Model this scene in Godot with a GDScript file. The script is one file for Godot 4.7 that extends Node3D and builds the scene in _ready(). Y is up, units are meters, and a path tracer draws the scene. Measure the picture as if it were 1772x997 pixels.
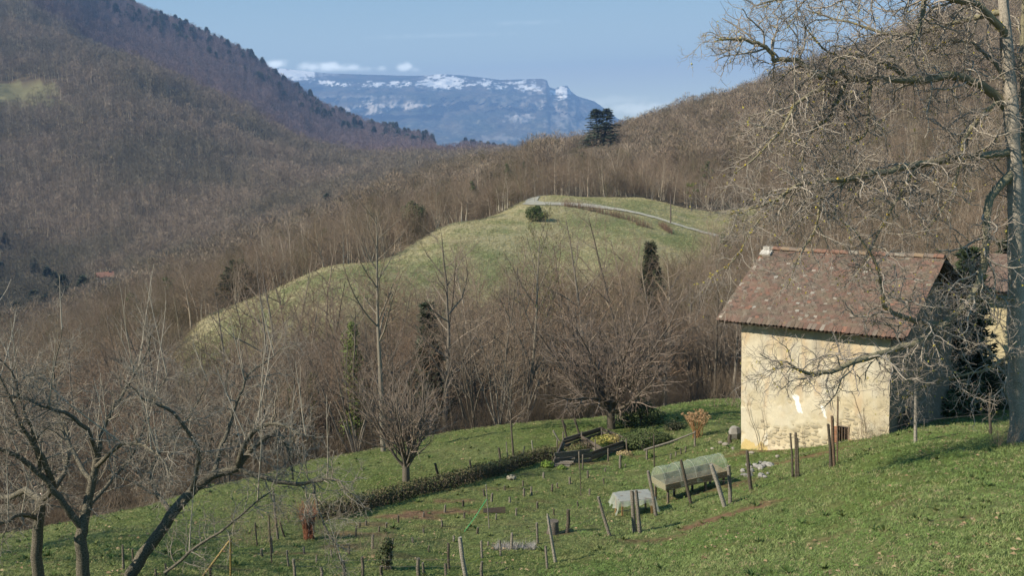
extends Node3D
# A winter valley seen from above a terraced garden: small barn, orchard, wooded spur, snowy plateau.

const F := 1702.0                       # focal length in pixels of a 1772 x 997 frame
const CAM := Vector3(0, 12, 0)
const PITCH := 0.1508
const ROLL := 0.035
var cam_basis: Basis
var rng := RandomNumberGenerator.new()
var used := {}
var M := {}

class Buf:
	var v := PackedVector3Array()
	var n := PackedVector3Array()
	var c := PackedColorArray()
	var uv := PackedVector2Array()
	var i := PackedInt32Array()
	func vert(p: Vector3, nn: Vector3, col: Color) -> int:
		v.append(p); n.append(nn); c.append(col)
		return v.size() - 1
	func tri(a: int, b: int, d: int) -> void:
		i.append(a); i.append(b); i.append(d)
	func flat(a: Vector3, b: Vector3, d: Vector3, col := Color.WHITE) -> void:   # clockwise seen from the front
		var nn := (d - a).cross(b - a).normalized()
		var k := v.size()
		v.append(a); v.append(b); v.append(d)
		n.append(nn); n.append(nn); n.append(nn)
		c.append(col); c.append(col); c.append(col)
		i.append(k); i.append(k + 1); i.append(k + 2)
	func quad(a: Vector3, b: Vector3, d: Vector3, e: Vector3, col := Color.WHITE) -> void:
		flat(a, b, d, col); flat(a, d, e, col)
	# hexahedron from 8 corners: bottom 0-3, top 4-7, both anticlockwise seen from above
	func hexa(p: PackedVector3Array, col := Color.WHITE) -> void:
		quad(p[0], p[1], p[2], p[3], col)
		quad(p[7], p[6], p[5], p[4], col)
		for k in 4:
			var m := (k + 1) % 4
			quad(p[k], p[k + 4], p[m + 4], p[m], col)
	func box(t: Transform3D, s: Vector3, col := Color.WHITE) -> void:           # centred box
		var p := PackedVector3Array()
		for y in [-0.5, 0.5]:
			for q in [[-0.5, -0.5], [-0.5, 0.5], [0.5, 0.5], [0.5, -0.5]]:
				p.append(t * Vector3(q[0] * s.x, y * s.y, q[1] * s.z))
		hexa(p, col)
	func tube(P: PackedVector3Array, R: PackedFloat32Array, k: int, col: Color, col2: Color, caps := false) -> void:
		var m := P.size()
		if m < 2: return
		var d := (P[1] - P[0]).normalized()
		var side := d.cross(Vector3.UP if absf(d.y) < 0.9 else Vector3.RIGHT).normalized()
		var base := v.size()
		for j in m:
			if j > 0 and j < m - 1: d = (P[j + 1] - P[j - 1]).normalized()
			elif j == m - 1: d = (P[j] - P[j - 1]).normalized()
			side = (side - d * side.dot(d)).normalized()
			var up := d.cross(side)
			var cc := col.lerp(col2, float(j) / (m - 1))
			for q in k:
				var a := TAU * q / k
				var nn := side * cos(a) + up * sin(a)
				v.append(P[j] + nn * R[j]); n.append(nn); c.append(cc)
		for j in m - 1:
			for q in k:
				var q2 := (q + 1) % k
				var a := base + j * k + q
				var b := base + j * k + q2
				i.append(a); i.append(a + k); i.append(b)
				i.append(b); i.append(a + k); i.append(b + k)
		if caps:
			for e in [0, m - 1]:
				var dd := (P[0] - P[1]).normalized() if e == 0 else (P[m - 1] - P[m - 2]).normalized()
				var ctr := vert(P[e], dd, col)
				var first := v.size()
				for q in k: vert(v[base + e * k + q], dd, col)
				for q in k:
					if e == 1 or e == m - 1: tri(ctr, first + (q + 1) % k, first + q)
					else: tri(ctr, first + q, first + (q + 1) % k)
	func mesh() -> ArrayMesh:
		var a := []
		a.resize(Mesh.ARRAY_MAX)
		a[Mesh.ARRAY_VERTEX] = v
		a[Mesh.ARRAY_NORMAL] = n
		a[Mesh.ARRAY_COLOR] = c
		if uv.size() == v.size(): a[Mesh.ARRAY_TEX_UV] = uv
		a[Mesh.ARRAY_INDEX] = i
		var m := ArrayMesh.new()
		if i.size() > 0: m.add_surface_from_arrays(Mesh.PRIMITIVE_TRIANGLES, a)
		return m

# ---- naming -------------------------------------------------------------------------------------
func numbered(called: String) -> String:
	var k: int = used.get(called, 0)
	used[called] = k + 1
	return called if k == 0 else "%s_%03d" % [called, k]

func tag(o: Node3D, label: String, category := "", group := "", kind := "") -> Node3D:
	if label: o.set_meta("label", label)
	if category: o.set_meta("category", category)
	if group: o.set_meta("group", group)
	if kind: o.set_meta("kind", kind)
	return o

func thing(called: String, label: String, category: String, at := Vector3.ZERO, turn := 0.0, group := "") -> Node3D:
	var o := Node3D.new()
	o.name = numbered(called)
	add_child(o, true)
	o.position = at
	o.rotation.y = turn
	tag(o, label, category, group)
	return o

func part(called: String, what, mat: Material, parent: Node = null, at := Transform3D()) -> MeshInstance3D:
	var o := MeshInstance3D.new()
	o.mesh = what.mesh() if what is Buf else what
	o.material_override = mat
	o.transform = at
	if parent == null:
		o.name = numbered(called)
		add_child(o, true)
	else:
		var key := str(parent.get_instance_id()) + called
		var k: int = used.get(key, 0)
		used[key] = k + 1
		o.name = called if k == 0 else "%s_%03d" % [called, k]
		parent.add_child(o, true)
	return o

func setting(called: String, what, mat: Material, label: String) -> MeshInstance3D:
	var o := part(called, what, mat)
	tag(o, label, "", "", "structure")
	return o

func scatter(called: String, mesh: Mesh, mat: Material, where: Array, tints: Array, parent: Node = null) -> MultiMeshInstance3D:
	var mm := MultiMesh.new()
	mm.transform_format = MultiMesh.TRANSFORM_3D
	mm.use_colors = true
	mm.mesh = mesh
	mm.instance_count = where.size()
	for k in where.size():
		mm.set_instance_transform(k, where[k])
		mm.set_instance_color(k, tints[k])
	var o := MultiMeshInstance3D.new()
	o.multimesh = mm
	o.material_override = mat
	if parent:
		o.name = called
		parent.add_child(o, true)
	else:
		o.name = numbered(called)
		add_child(o, true)
	o.set_meta("kind", "stuff")
	return o

# ---- materials ------------------------------------------------------------------------------------
func noise_tex(freq: float, lo: float, hi: float, seed_: int, size := 512, normal := 0.0, fractal := 5) -> NoiseTexture2D:
	var nz := FastNoiseLite.new()
	nz.noise_type = FastNoiseLite.TYPE_SIMPLEX_SMOOTH
	nz.frequency = freq
	nz.fractal_octaves = fractal
	nz.seed = seed_
	var t := NoiseTexture2D.new()
	t.width = size; t.height = size
	t.seamless = true
	t.noise = nz
	if normal > 0.0:
		t.as_normal_map = true
		t.bump_strength = normal
	else:
		var g := Gradient.new()
		g.set_color(0, Color(lo, lo, lo)); g.set_color(1, Color(hi, hi, hi))
		g.set_offset(0, 0.2); g.set_offset(1, 0.8)
		t.color_ramp = g
	return t

func lin(r: float, g: float, b: float) -> Color:
	return Color(r, g, b).linear_to_srgb()

func mat(r: float, g: float, b: float, rough := 0.9, vc := false) -> StandardMaterial3D:
	var m := StandardMaterial3D.new()
	m.albedo_color = lin(r, g, b)
	m.roughness = rough
	m.metallic_specular = 0.3
	m.vertex_color_use_as_albedo = vc
	return m

func textured(m: StandardMaterial3D, tex: Texture2D, scale: float, world := true, bump: Texture2D = null, depth := 0.0) -> StandardMaterial3D:
	m.uv1_triplanar = true
	m.uv1_world_triplanar = world
	m.uv1_scale = Vector3.ONE * scale
	m.albedo_texture = tex
	if bump:
		m.heightmap_enabled = true
		m.heightmap_texture = bump
		m.heightmap_scale = depth
	return m

# ---- camera geometry: from a pixel of the photograph to the place it shows ---------------------------
func ray(u: float, v: float) -> Vector3:
	var d := cam_basis * Vector3((u - 886.0) / F, -(v - 498.5) / F, -1)
	return d / -d.z

func pt(u: float, v: float, depth: float) -> Vector3:
	return CAM + ray(u, v) * depth

func pixel_of(p: Vector3) -> Vector2:
	var q := cam_basis.inverse() * (p - CAM)
	return Vector2(886.0 + F * q.x / -q.z, 498.5 - F * q.y / -q.z)

func rr(a: float, b: float) -> float:
	return rng.randf_range(a, b)

func _ready() -> void:
	rng.seed = 4711
	cam_basis = Basis(Vector3.RIGHT, -PITCH) * Basis(Vector3.BACK, -ROLL)
	var cam := Camera3D.new()
	cam.name = "camera"
	cam.transform = Transform3D(cam_basis, CAM)
	cam.fov = rad_to_deg(2.0 * atan(498.5 / F))
	cam.near = 0.2
	cam.far = 40000.0
	add_child(cam)
	cam.current = true
	build_sky()
	build_terrain()
	build_mountain()
	build_road()
	build_barn()
	build_house()
	build_prototypes()
	build_woods()
	build_named_trees()
	build_walnut()
	build_orchard()
	build_garden()
	build_posts()
	build_shade_trees()
	build_grass()

func build_sky() -> void:
	var sky := ProceduralSkyMaterial.new()
	sky.sky_top_color = lin(0.07, 0.195, 0.31)
	sky.sky_horizon_color = lin(1.10, 1.14, 0.82)
	sky.sky_curve = 0.05
	sky.ground_bottom_color = lin(0.12, 0.12, 0.10)
	sky.ground_horizon_color = lin(0.35, 0.42, 0.48)
	sky.sun_angle_max = 4.0
	sky.sky_cover = cloud_cover()
	sky.sky_cover_modulate = Color(1, 1, 1, 1)
	var s := Sky.new()
	s.sky_material = sky
	var e := Environment.new()
	e.background_mode = Environment.BG_SKY
	e.sky = s
	e.tonemap_mode = Environment.TONE_MAPPER_LINEAR
	e.tonemap_exposure = 1.97
	e.fog_enabled = true
	e.fog_light_color = lin(0.295, 0.505, 0.95)
	e.fog_density = 0.000108
	e.sdfgi_enabled = true
	e.ssao_enabled = true
	e.ssil_enabled = true
	var w := WorldEnvironment.new()
	w.name = "world_environment"
	w.environment = e
	add_child(w)
	var sun := DirectionalLight3D.new()
	sun.name = "sun"
	sun.light_energy = 1.35
	sun.light_color = Color(1.0, 0.95, 0.86)
	sun.light_angular_distance = 0.5
	sun.shadow_enabled = true
	var el := deg_to_rad(38.0)
	var b := deg_to_rad(24.0)
	var towards_sun := Vector3(-cos(b) * cos(el), sin(el), sin(b) * cos(el))
	add_child(sun)
	sun.look_at_from_position(towards_sun * 100.0, Vector3.ZERO)

func cloud_cover() -> ImageTexture:
	# Fair-weather puffs low over the plateau and thin veils higher up, laid out by direction.
	var W := 4096
	var H := 2048
	var im := Image.create_empty(W, H, false, Image.FORMAT_RGBA8)
	im.fill(Color(1, 1, 1, 0))
	var nz := FastNoiseLite.new()
	nz.seed = 5; nz.frequency = 0.09; nz.fractal_octaves = 4
	# [azimuth from straight ahead (deg, right positive), elevation, half width, half height, strength]
	var puffs := []
	for c in [[480, 111, 17, 8, 0.95], [540, 117, 26, 8, 0.9], [575, 117, 34, 8, 1.0], [606, 118, 20, 6, 0.85], [628, 120, 14, 5, 0.4], [662, 119, 13, 5, 0.55], [700, 117, 17, 8, 0.95], [718, 121, 12, 4, 0.4], [570, 122, 60, 4, 0.35],
			[1110, 188, 70, 12, 0.45], [1180, 196, 60, 9, 0.4], [1040, 176, 90, 9, 0.2], [900, 40, 70, 3, 0.10], [760, 62, 120, 4, 0.08]]:
		var d := ray(c[0], c[1])
		puffs.append([rad_to_deg(atan2(d.x, -d.z)), rad_to_deg(atan2(d.y, Vector2(d.x, d.z).length())), c[2] / 29.7, c[3] / 29.7, c[4]])
	for y in range(int(H * 0.40), int(H * 0.5)):
		var el := 90.0 - (y + 0.5) / H * 180.0
		for xx in range(int(-W * 0.06), int(W * 0.08)):
			var x := posmod(xx, W)
			var az := (xx + 0.5) / W * 360.0
			var a := 0.0
			for p in puffs:
				var dx: float = (az - p[0]) / p[2]
				if absf(dx) > 1.6: continue
				var dy: float = (el - p[1]) / p[3]
				if dy < 0.0: dy *= 1.5
				var r := sqrt(dx * dx + dy * dy)
				var e2 := r + nz.get_noise_2d(xx * 1.0, y * 1.6) * 0.7
				a = maxf(a, p[4] * clampf((1.15 - e2) / 0.75, 0.0, 1.0))
			if a > 0.004:
				a = minf(a, 1.0)
				im.set_pixel(x, y, Color(1.0, 0.985, 0.97, a * 0.85))
	return ImageTexture.create_from_image(im)

# ---- ground -----------------------------------------------------------------------------------------
# Every list: [depth, height of that ground in the photograph's frame] from near to far along one line of sight.
const LINES := {
	-900: [6, 1150, 12, 1060, 20, 1000, 32, 960, 50, 960, 100, 830, 170, 730, 300, 650, 500, 590, 700, 420, 900, 290, 1100, 190, 1500, 30, 2200, -140, 2800, -200, 3400, -150, 6000, 200, 16000, 285],
	-450: [6, 1150, 12, 1060, 20, 990, 32, 950, 50, 945, 100, 800, 170, 710, 300, 630, 500, 570, 700, 420, 900, 295, 1100, 200, 1500, 40, 2200, -110, 2800, -160, 3400, -110, 6000, 200, 16000, 280],
	0: [6, 1250, 10, 1120, 16, 1020, 24, 965, 32, 932, 38, 925, 50, 925, 70, 850, 100, 765, 150, 695, 200, 650, 300, 612, 480, 562, 600, 500, 800, 350, 1000, 240, 1200, 150, 1500, 45, 1900, -40, 2600, -100, 3200, -60, 6000, 220, 16000, 277],
	200: [6, 1300, 10, 1150, 16, 1020, 20, 975, 26, 930, 32, 900, 36, 890, 42, 890, 50, 872, 70, 800, 100, 720, 140, 645, 220, 580, 300, 548, 400, 528, 520, 500, 600, 462, 700, 400, 900, 280, 1100, 185, 1300, 118, 1500, 122, 1800, 90, 2200, 42, 2600, 4, 3200, 30, 6000, 220, 16000, 272],
	400: [6, 1330, 10, 1180, 16, 1060, 20, 1000, 26, 945, 32, 895, 38, 855, 43, 836, 48, 836, 55, 850, 70, 812, 90, 720, 110, 610, 122, 560, 133, 531, 146, 545, 200, 515, 300, 480, 450, 450, 550, 430, 700, 375, 900, 310, 1100, 250, 1300, 200, 1500, 204, 1800, 180, 2200, 132, 2600, 90, 3200, 115, 6000, 230, 16000, 266],
	600: [6, 1350, 10, 1210, 16, 1090, 22, 995, 26, 945, 32, 890, 38, 840, 44, 802, 48, 787, 52, 787, 58, 800, 68, 800, 80, 740, 95, 660, 110, 570, 127, 500, 146, 458, 165, 472, 200, 458, 260, 425, 350, 400, 500, 382, 700, 352, 900, 322, 1100, 298, 1300, 286, 1500, 292, 1800, 274, 2200, 240, 2600, 212, 3200, 228, 5000, 250, 16000, 259],
	800: [6, 1350, 10, 1220, 16, 1110, 23, 995, 30, 910, 36, 852, 42, 806, 48, 766, 53, 745, 58, 752, 70, 745, 85, 690, 100, 630, 120, 555, 140, 485, 160, 420, 182, 384, 202, 394, 260, 370, 350, 330, 450, 305, 600, 300, 900, 300, 1300, 290, 1800, 280, 2200, 270, 2600, 260, 3200, 268, 5000, 262, 9000, 255, 16000, 250],
	950: [6, 1340, 10, 1220, 16, 1105, 22, 1005, 26, 955, 30, 905, 36, 850, 42, 800, 48, 755, 54, 729, 62, 738, 75, 720, 90, 660, 110, 590, 130, 530, 150, 470, 170, 410, 190, 362, 206, 339, 230, 342, 300, 320, 400, 292, 520, 280, 700, 285, 1300, 290, 2600, 275, 5000, 260, 9000, 250, 16000, 245],
	1100: [6, 1330, 10, 1200, 16, 1080, 22, 995, 26, 952, 30, 905, 36, 850, 42, 800, 48, 755, 54, 724, 60, 712, 70, 715, 85, 680, 110, 590, 130, 530, 150, 470, 170, 420, 190, 385, 206, 364, 222, 350, 240, 342, 300, 318, 400, 280, 500, 248, 600, 238, 750, 250, 1300, 270, 5000, 254, 9000, 246, 16000, 241],
	1250: [6, 1310, 10, 1180, 16, 1060, 20, 985, 24, 938, 28, 895, 34, 838, 40, 785, 46, 748, 52, 716, 58, 697, 64, 690, 75, 690, 90, 655, 110, 600, 140, 520, 170, 445, 190, 415, 206, 396, 230, 374, 260, 350, 300, 318, 400, 258, 500, 208, 570, 188, 700, 210, 1300, 250, 5000, 249, 16000, 236],
	1400: [6, 1280, 10, 1150, 14, 1060, 18, 990, 22, 928, 26, 880, 32, 818, 38, 778, 41, 766, 46, 748, 55, 716, 65, 690, 80, 650, 110, 570, 150, 480, 200, 400, 250, 335, 300, 282, 400, 205, 500, 155, 570, 138, 700, 160, 1300, 230, 5000, 244, 16000, 231],
	1600: [6, 1220, 10, 1100, 14, 1010, 16, 975, 20, 890, 25, 820, 31, 768, 37, 741, 42, 728, 50, 706, 62, 670, 80, 620, 110, 540, 150, 440, 200, 345, 250, 270, 300, 212, 400, 130, 500, 86, 570, 70, 700, 90, 1300, 190, 5000, 236, 16000, 224],
	1800: [6, 1150, 10, 1040, 14, 985, 18, 895, 23, 818, 29, 767, 33, 742, 38, 728, 44, 712, 60, 665, 80, 605, 110, 510, 150, 400, 200, 295, 250, 208, 300, 148, 400, 58, 500, 8, 570, -10, 700, 10, 1300, 120, 5000, 230, 16000, 217],
	2250: [6, 1020, 10, 930, 14, 870, 20, 800, 28, 735, 38, 695, 60, 630, 80, 560, 110, 450, 150, 320, 200, 190, 300, 30, 400, -60, 570, -140, 700, -120, 1300, 40, 5000, 215, 16000, 200],
	2700: [6, 950, 10, 860, 20, 740, 38, 650, 60, 580, 110, 380, 200, 90, 300, -80, 400, -170, 570, -240, 700, -220, 1300, -30, 5000, 200, 16000, 185],
}
const S0 := 1.6
const S1 := 9.7
const NS := 420
const C0 := -1.3
const C1 := 1.3
const NC := 420
var grid := PackedFloat32Array()
var bump_noise := FastNoiseLite.new()
var fine_noise := FastNoiseLite.new()
var tone_noise := FastNoiseLite.new()
var meadow := PackedVector2Array()
var pastures: Array = []
var lawn_edge := PackedVector2Array()
var soil: Array = []
var yard := PackedVector2Array()

static func slopes(x: PackedFloat32Array, y: PackedFloat32Array) -> PackedFloat32Array:
	var m := x.size()
	var d := PackedFloat32Array()
	d.resize(m)
	for k in range(1, m - 1):
		var a := (y[k] - y[k - 1]) / (x[k] - x[k - 1])
		var b := (y[k + 1] - y[k]) / (x[k + 1] - x[k])
		d[k] = 0.0 if a * b <= 0.0 else 2.0 * a * b / (a + b)
	d[0] = (y[1] - y[0]) / (x[1] - x[0])
	d[m - 1] = (y[m - 1] - y[m - 2]) / (x[m - 1] - x[m - 2])
	return d

static func hermite(x: PackedFloat32Array, y: PackedFloat32Array, d: PackedFloat32Array, at: float) -> float:
	var m := x.size()
	if at <= x[0]: return y[0] + d[0] * (at - x[0])
	if at >= x[m - 1]: return y[m - 1]
	var k := x.bsearch(at, false) - 1
	k = clampi(k, 0, m - 2)
	var h := x[k + 1] - x[k]
	var t := (at - x[k]) / h
	var t2 := t * t
	var t3 := t2 * t
	return y[k] * (2 * t3 - 3 * t2 + 1) + d[k] * h * (t3 - 2 * t2 + t) + y[k + 1] * (3 * t2 - 2 * t3) + d[k + 1] * h * (t3 - t2)

func bake_ground() -> void:
	var ls := []
	for u in LINES:
		var row: Array = LINES[u]
		var s := PackedFloat32Array()
		var e := PackedFloat32Array()
		var c := PackedFloat32Array()
		for k in range(0, row.size(), 2):
			var d := ray(u, row[k + 1])
			s.append(log(row[k])); e.append(d.y); c.append(d.x)
		ls.append([s, e, slopes(s, e), c, slopes(s, c)])
	grid.resize(NS * NC)
	for j in NS:
		var s := lerpf(S0, S1, float(j) / (NS - 1))
		var cx := PackedFloat32Array()
		var ey := PackedFloat32Array()
		for l in ls:
			cx.append(hermite(l[0], l[3], l[4], s))
			ey.append(hermite(l[0], l[1], l[2], s))
		var dd := slopes(cx, ey)
		for q in NC:
			grid[j * NC + q] = hermite(cx, ey, dd, lerpf(C0, C1, float(q) / (NC - 1)))

func column(x: float, z: float) -> Vector2:     # (sideways tangent, depth) with the sides and the back bent round
	var lim := 1.25
	if z < 0.0 and absf(x) < -z * lim: return Vector2(x / -z, -z)
	var r := sqrt(x * x + z * z)
	return Vector2(lim * signf(x), r / sqrt(1.0 + lim * lim))

func base_height(c: float, depth: float) -> float:
	var s := clampf((log(maxf(depth, 5.0)) - S0) / (S1 - S0) * (NS - 1), 0.0, NS - 1.001)
	var q := clampf((c - C0) / (C1 - C0) * (NC - 1), 0.0, NC - 1.001)
	var j := int(s)
	var k := int(q)
	var fs := s - j
	var fq := q - k
	var o := j * NC + k
	var e := lerpf(lerpf(grid[o], grid[o + 1], fq), lerpf(grid[o + NC], grid[o + NC + 1], fq), fs)
	return CAM.y + e * maxf(depth, 5.0)

func height(x: float, z: float) -> float:
	var cd := column(x, z)
	var y := base_height(cd.x, cd.y)
	if z > 0.0:     # behind the viewer the two sides meet
		var w := clampf(atan2(z, absf(x)) / (PI / 2), 0.0, 1.0) * 0.5
		y = lerpf(y, base_height(-cd.x, cd.y), w)
	var r := sqrt(x * x + z * z)
	y += fine_noise.get_noise_2d(x, z) * 0.10
	if r > 60.0:
		y += bump_noise.get_noise_2d(x, z) * clampf((r - 60.0) * 0.012, 0.0, 9.0) * (0.12 if r < 260.0 and x > -40.0 else 1.0)
	return y

func on_ground(x: float, z: float) -> Vector3:
	return Vector3(x, height(x, z), z)

func spot(u: float, v: float, start := 7.0) -> Vector3:      # where the line of sight through a pixel meets the ground
	var d := ray(u, v)
	var a := start
	var t := start
	while t < 9000.0:
		t *= 1.012
		var p := CAM + d * t
		if p.y < height(p.x, p.z):
			for k in 14:
				var m := (a + t) * 0.5
				p = CAM + d * m
				if p.y < height(p.x, p.z): t = m
				else: a = m
			p = CAM + d * t
			return Vector3(p.x, height(p.x, p.z), p.z)
		a = t
	return CAM + d * 9000.0

func slope_at(x: float, z: float, step := 0.6) -> Vector3:
	return Vector3(height(x - step, z) - height(x + step, z), 2.0 * step, height(x, z - step) - height(x, z + step)).normalized()

func flat2(p: Vector3) -> Vector2:
	return Vector2(p.x, p.z)

func in_lawn(x: float, z: float) -> float:       # >0 inside the mown slope and garden, metres to its far edge
	if z > 0.0: return 20.0
	var c := x / -z
	return edge_depth(c) + z

func edge_depth(c: float) -> float:
	var q := clampf((c + 0.8) / 1.8, 0.0, 0.9999) * (lawn_edge.size() - 1)
	var k := int(q)
	return lerpf(lawn_edge[k].y, lawn_edge[k + 1].y, q - k)

func ground_tone(x: float, z: float) -> Color:
	var n1 := tone_noise.get_noise_2d(x, z)
	var n2 := tone_noise.get_noise_2d(x * 5.0 + 300.0, z * 5.0)
	var n3 := tone_noise.get_noise_2d(x * 0.18 - 90.0, z * 0.18)
	var r := sqrt(x * x + z * z)
	var floor_ := Color(0.105, 0.082, 0.056).lerp(Color(0.15, 0.12, 0.085), clampf(0.5 + n2, 0, 1))
	var col := floor_
	if r < 80.0:
		var inside := in_lawn(x, z) + n2 * 1.2
		var g := Color(0.115, 0.150, 0.045).lerp(Color(0.155, 0.175, 0.070), clampf(0.5 + n1 * 1.3, 0, 1))
		g = g.lerp(Color(0.16, 0.14, 0.065), clampf(n2 * 1.1 - 0.1, 0, 0.5))
		for p in soil:
			var dx: float = (x - p[0]) / p[2]
			var dz: float = (z - p[1]) / p[3]
			var k := clampf((1.0 - sqrt(dx * dx + dz * dz) + n2 * 0.55) * 2.2, 0.0, 1.0) * float(p[4])
			g = g.lerp(p[5], k)
		col = g.lerp(floor_, clampf(0.5 - inside * 0.8, 0, 1))
	elif r < 330.0 and Geometry2D.is_point_in_polygon(Vector2(x + n1 * 2.0, z + n2 * 2.0), meadow):
		var green := Color(0.21, 0.23, 0.105)
		var straw := Color(0.38, 0.335, 0.20)
		var rim := 0.0      # the crest is grazed thin and dries out first
		if not Geometry2D.is_point_in_polygon(Vector2(x - 3.0, z - 6.0), meadow): rim = 0.75
		col = green.lerp(straw, clampf(rim + 0.58 + n1 * 1.0 + n3 * 0.9 + n2 * 0.5, 0.0, 1.0))
	elif r > 250.0:
		for p in pastures:
			if Geometry2D.is_point_in_polygon(Vector2(x, z), p[0]):
				col = p[1]
		if r > 4200.0:
			col = Color(0.07, 0.085, 0.05).lerp(Color(0.2, 0.2, 0.16), clampf(n3 * 1.5, 0, 0.8))
	return col

func build_terrain() -> void:
	bump_noise.frequency = 0.011; bump_noise.fractal_octaves = 4; bump_noise.seed = 21
	fine_noise.frequency = 0.45; fine_noise.fractal_octaves = 3; fine_noise.seed = 9
	tone_noise.frequency = 0.11; tone_noise.fractal_octaves = 4; tone_noise.seed = 31
	bake_ground()
	for p in [[-0.80, 34], [-0.62, 36], [-0.51, 38], [-0.40, 41], [-0.28, 45], [-0.165, 50.5], [-0.05, 54.5], [0.04, 56], [0.13, 60], [0.22, 66], [0.31, 60], [0.42, 52], [0.53, 48], [0.65, 48], [0.8, 50], [1.0, 55]]:
		lawn_edge.append(Vector2(p[0], p[1]))
	# the list above is not evenly spaced: resample it
	var even := PackedVector2Array()
	for k in 121:
		var c := -0.8 + 1.8 * k / 120.0
		var j := 0
		while j < lawn_edge.size() - 2 and lawn_edge[j + 1].x < c: j += 1
		var t := clampf((c - lawn_edge[j].x) / (lawn_edge[j + 1].x - lawn_edge[j].x), 0, 1)
		even.append(Vector2(c, lerpf(lawn_edge[j].y, lawn_edge[j + 1].y, t)))
	lawn_edge = even
	for q in [[290, 600, 98], [420, 600, 106], [600, 590, 106], [800, 600, 106], [950, 570, 118], [1100, 540, 128], [1180, 500, 145], [1240, 460, 165], [1300, 425, 190], [1330, 400, 215], [1300, 365, 245], [1180, 350, 236], [1100, 343, 241], [1000, 335, 234], [940, 335, 216], [880, 352, 199], [760, 397, 175], [600, 456, 149], [420, 528, 136], [300, 575, 124]]:
		meadow.append(flat2(pt(q[0], q[1], q[2])))
	for q in [[[[-20, 146], [60, 143], [112, 150], [80, 168], [140, 178], [128, 190], [60, 188], [-20, 190]], Color(0.20, 0.185, 0.105)], [[[752, 249], [770, 250], [806, 268], [812, 276], [780, 276], [750, 268]], Color(0.34, 0.25, 0.11)], [[[190, 478], [232, 484], [240, 492], [200, 497]], Color(0.12, 0.16, 0.06)]]:
		var poly := PackedVector2Array()
		for w in q[0]: poly.append(flat2(spot(w[0], w[1])))
		pastures.append([poly, q[1]])
	var brown := Color(0.15, 0.098, 0.058)
	var leafy := Color(0.20, 0.125, 0.075)
	for q in [[1275, 885, 1.5, 0.6, 1.0, leafy], [1215, 907, 1.3, 0.45, 1.0, leafy], [1130, 935, 1.4, 0.3, 0.8, brown], [1040, 925, 0.5, 0.3, 0.5, brown], [755, 886, 1.9, 0.55, 1.0, leafy], [690, 892, 1.5, 0.6, 1.0, leafy], [850, 845, 1.8, 0.35, 0.8, brown], [910, 822, 1.2, 0.35, 0.8, brown], [610, 925, 1.6, 0.5, 0.9, leafy], [700, 930, 2.2, 0.25, 0.5, brown], [880, 880, 2.0, 0.22, 0.45, brown], [800, 915, 2.4, 0.22, 0.45, brown], [960, 868, 1.6, 0.2, 0.4, brown], [1520, 880, 0.9, 0.3, 0.5, brown], [1440, 930, 0.7, 0.25, 0.5, leafy], [1650, 900, 0.8, 0.3, 0.4, leafy], [640, 905, 1.0, 0.6, 0.6, leafy], [790, 868, 1.0, 0.5, 0.9, leafy], [590, 945, 0.9, 0.45, 0.7, brown], [480, 960, 1.6, 0.4, 0.8, brown], [400, 985, 1.5, 0.5, 0.8, brown],
			[1000, 800, 1.3, 0.7, 0.9, leafy], [1230, 690, 2.2, 1.6, 0.8, leafy], [1300, 782, 1.8, 0.5, 0.9, leafy], [1400, 790, 2.4, 0.5, 0.9, leafy], [1240, 845, 1.6, 0.6, 0.8, brown], [1110, 790, 0.8, 0.5, 0.6, leafy], [1000, 770, 1.2, 0.8, 0.9, brown], [1100, 770, 1.4, 0.6, 0.8, brown], [960, 925, 0.7, 0.35, 0.9, brown], [850, 945, 0.9, 0.3, 0.6, brown], [1690, 793, 0.5, 0.15, 0.9, leafy], [1650, 797, 0.4, 0.15, 0.8, brown], [700, 965, 0.8, 0.4, 0.5, brown], [150, 965, 1.4, 0.4, 0.5, brown]]:
		var p := spot(q[0], q[1])
		soil.append([p.x, p.z, q[2], q[3], q[4], q[5]])
	var b := Buf.new()
	var az: Array[float] = []
	var a := -PI
	while a < PI - 0.001:
		az.append(a)
		var off := absf(a)
		a += 0.0021 if off < 0.56 else (0.012 if off < 0.8 else 0.07)
	var rows: Array[float] = []
	var r := 4.0
	while r < 15000.0:
		rows.append(r)
		r *= 1.0155 if r < 90.0 else (1.017 if r < 3300.0 else 1.08)
	var na := az.size()
	for rad in rows:
		for t in az:
			var x := sin(t) * rad
			var z := -cos(t) * rad
			b.v.append(Vector3(x, height(x, z), z))
			b.c.append(ground_tone(x, z))
	b.n.resize(b.v.size())
	var nr := rows.size()
	for j in nr:
		for k in na:
			var l := b.v[j * na + (k + na - 1) % na]
			var rt := b.v[j * na + (k + 1) % na]
			var f := b.v[mini(j + 1, nr - 1) * na + k]
			var nb := b.v[maxi(j - 1, 0) * na + k]
			var nn := (rt - l).cross(f - nb)
			b.n[j * na + k] = (nn if nn.y > 0.0 else -nn).normalized()
	for j in nr - 1:
		for k in na:
			var k2 := (k + 1) % na
			var p := j * na + k
			var q := j * na + k2
			b.tri(p, p + na, q)
			b.tri(q, p + na, q + na)
	var c := b.vert(Vector3(0, height(0, -4), 0), Vector3.UP, ground_tone(0, -4))
	for k in na: b.tri(c, k, (k + 1) % na)
	var m := mat(1, 1, 1, 0.95, true)
	textured(m, noise_tex(0.02, 0.74, 1.0, 3, 512), 0.37, true, noise_tex(0.045, 0, 1, 4, 512), 1.5)
	m.metallic_specular = 0.15
	setting("ground", b, m, "grassy garden slope, wooded gully, meadow spur and valley sides in one sheet")
	print("ground verts ", b.v.size())

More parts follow.
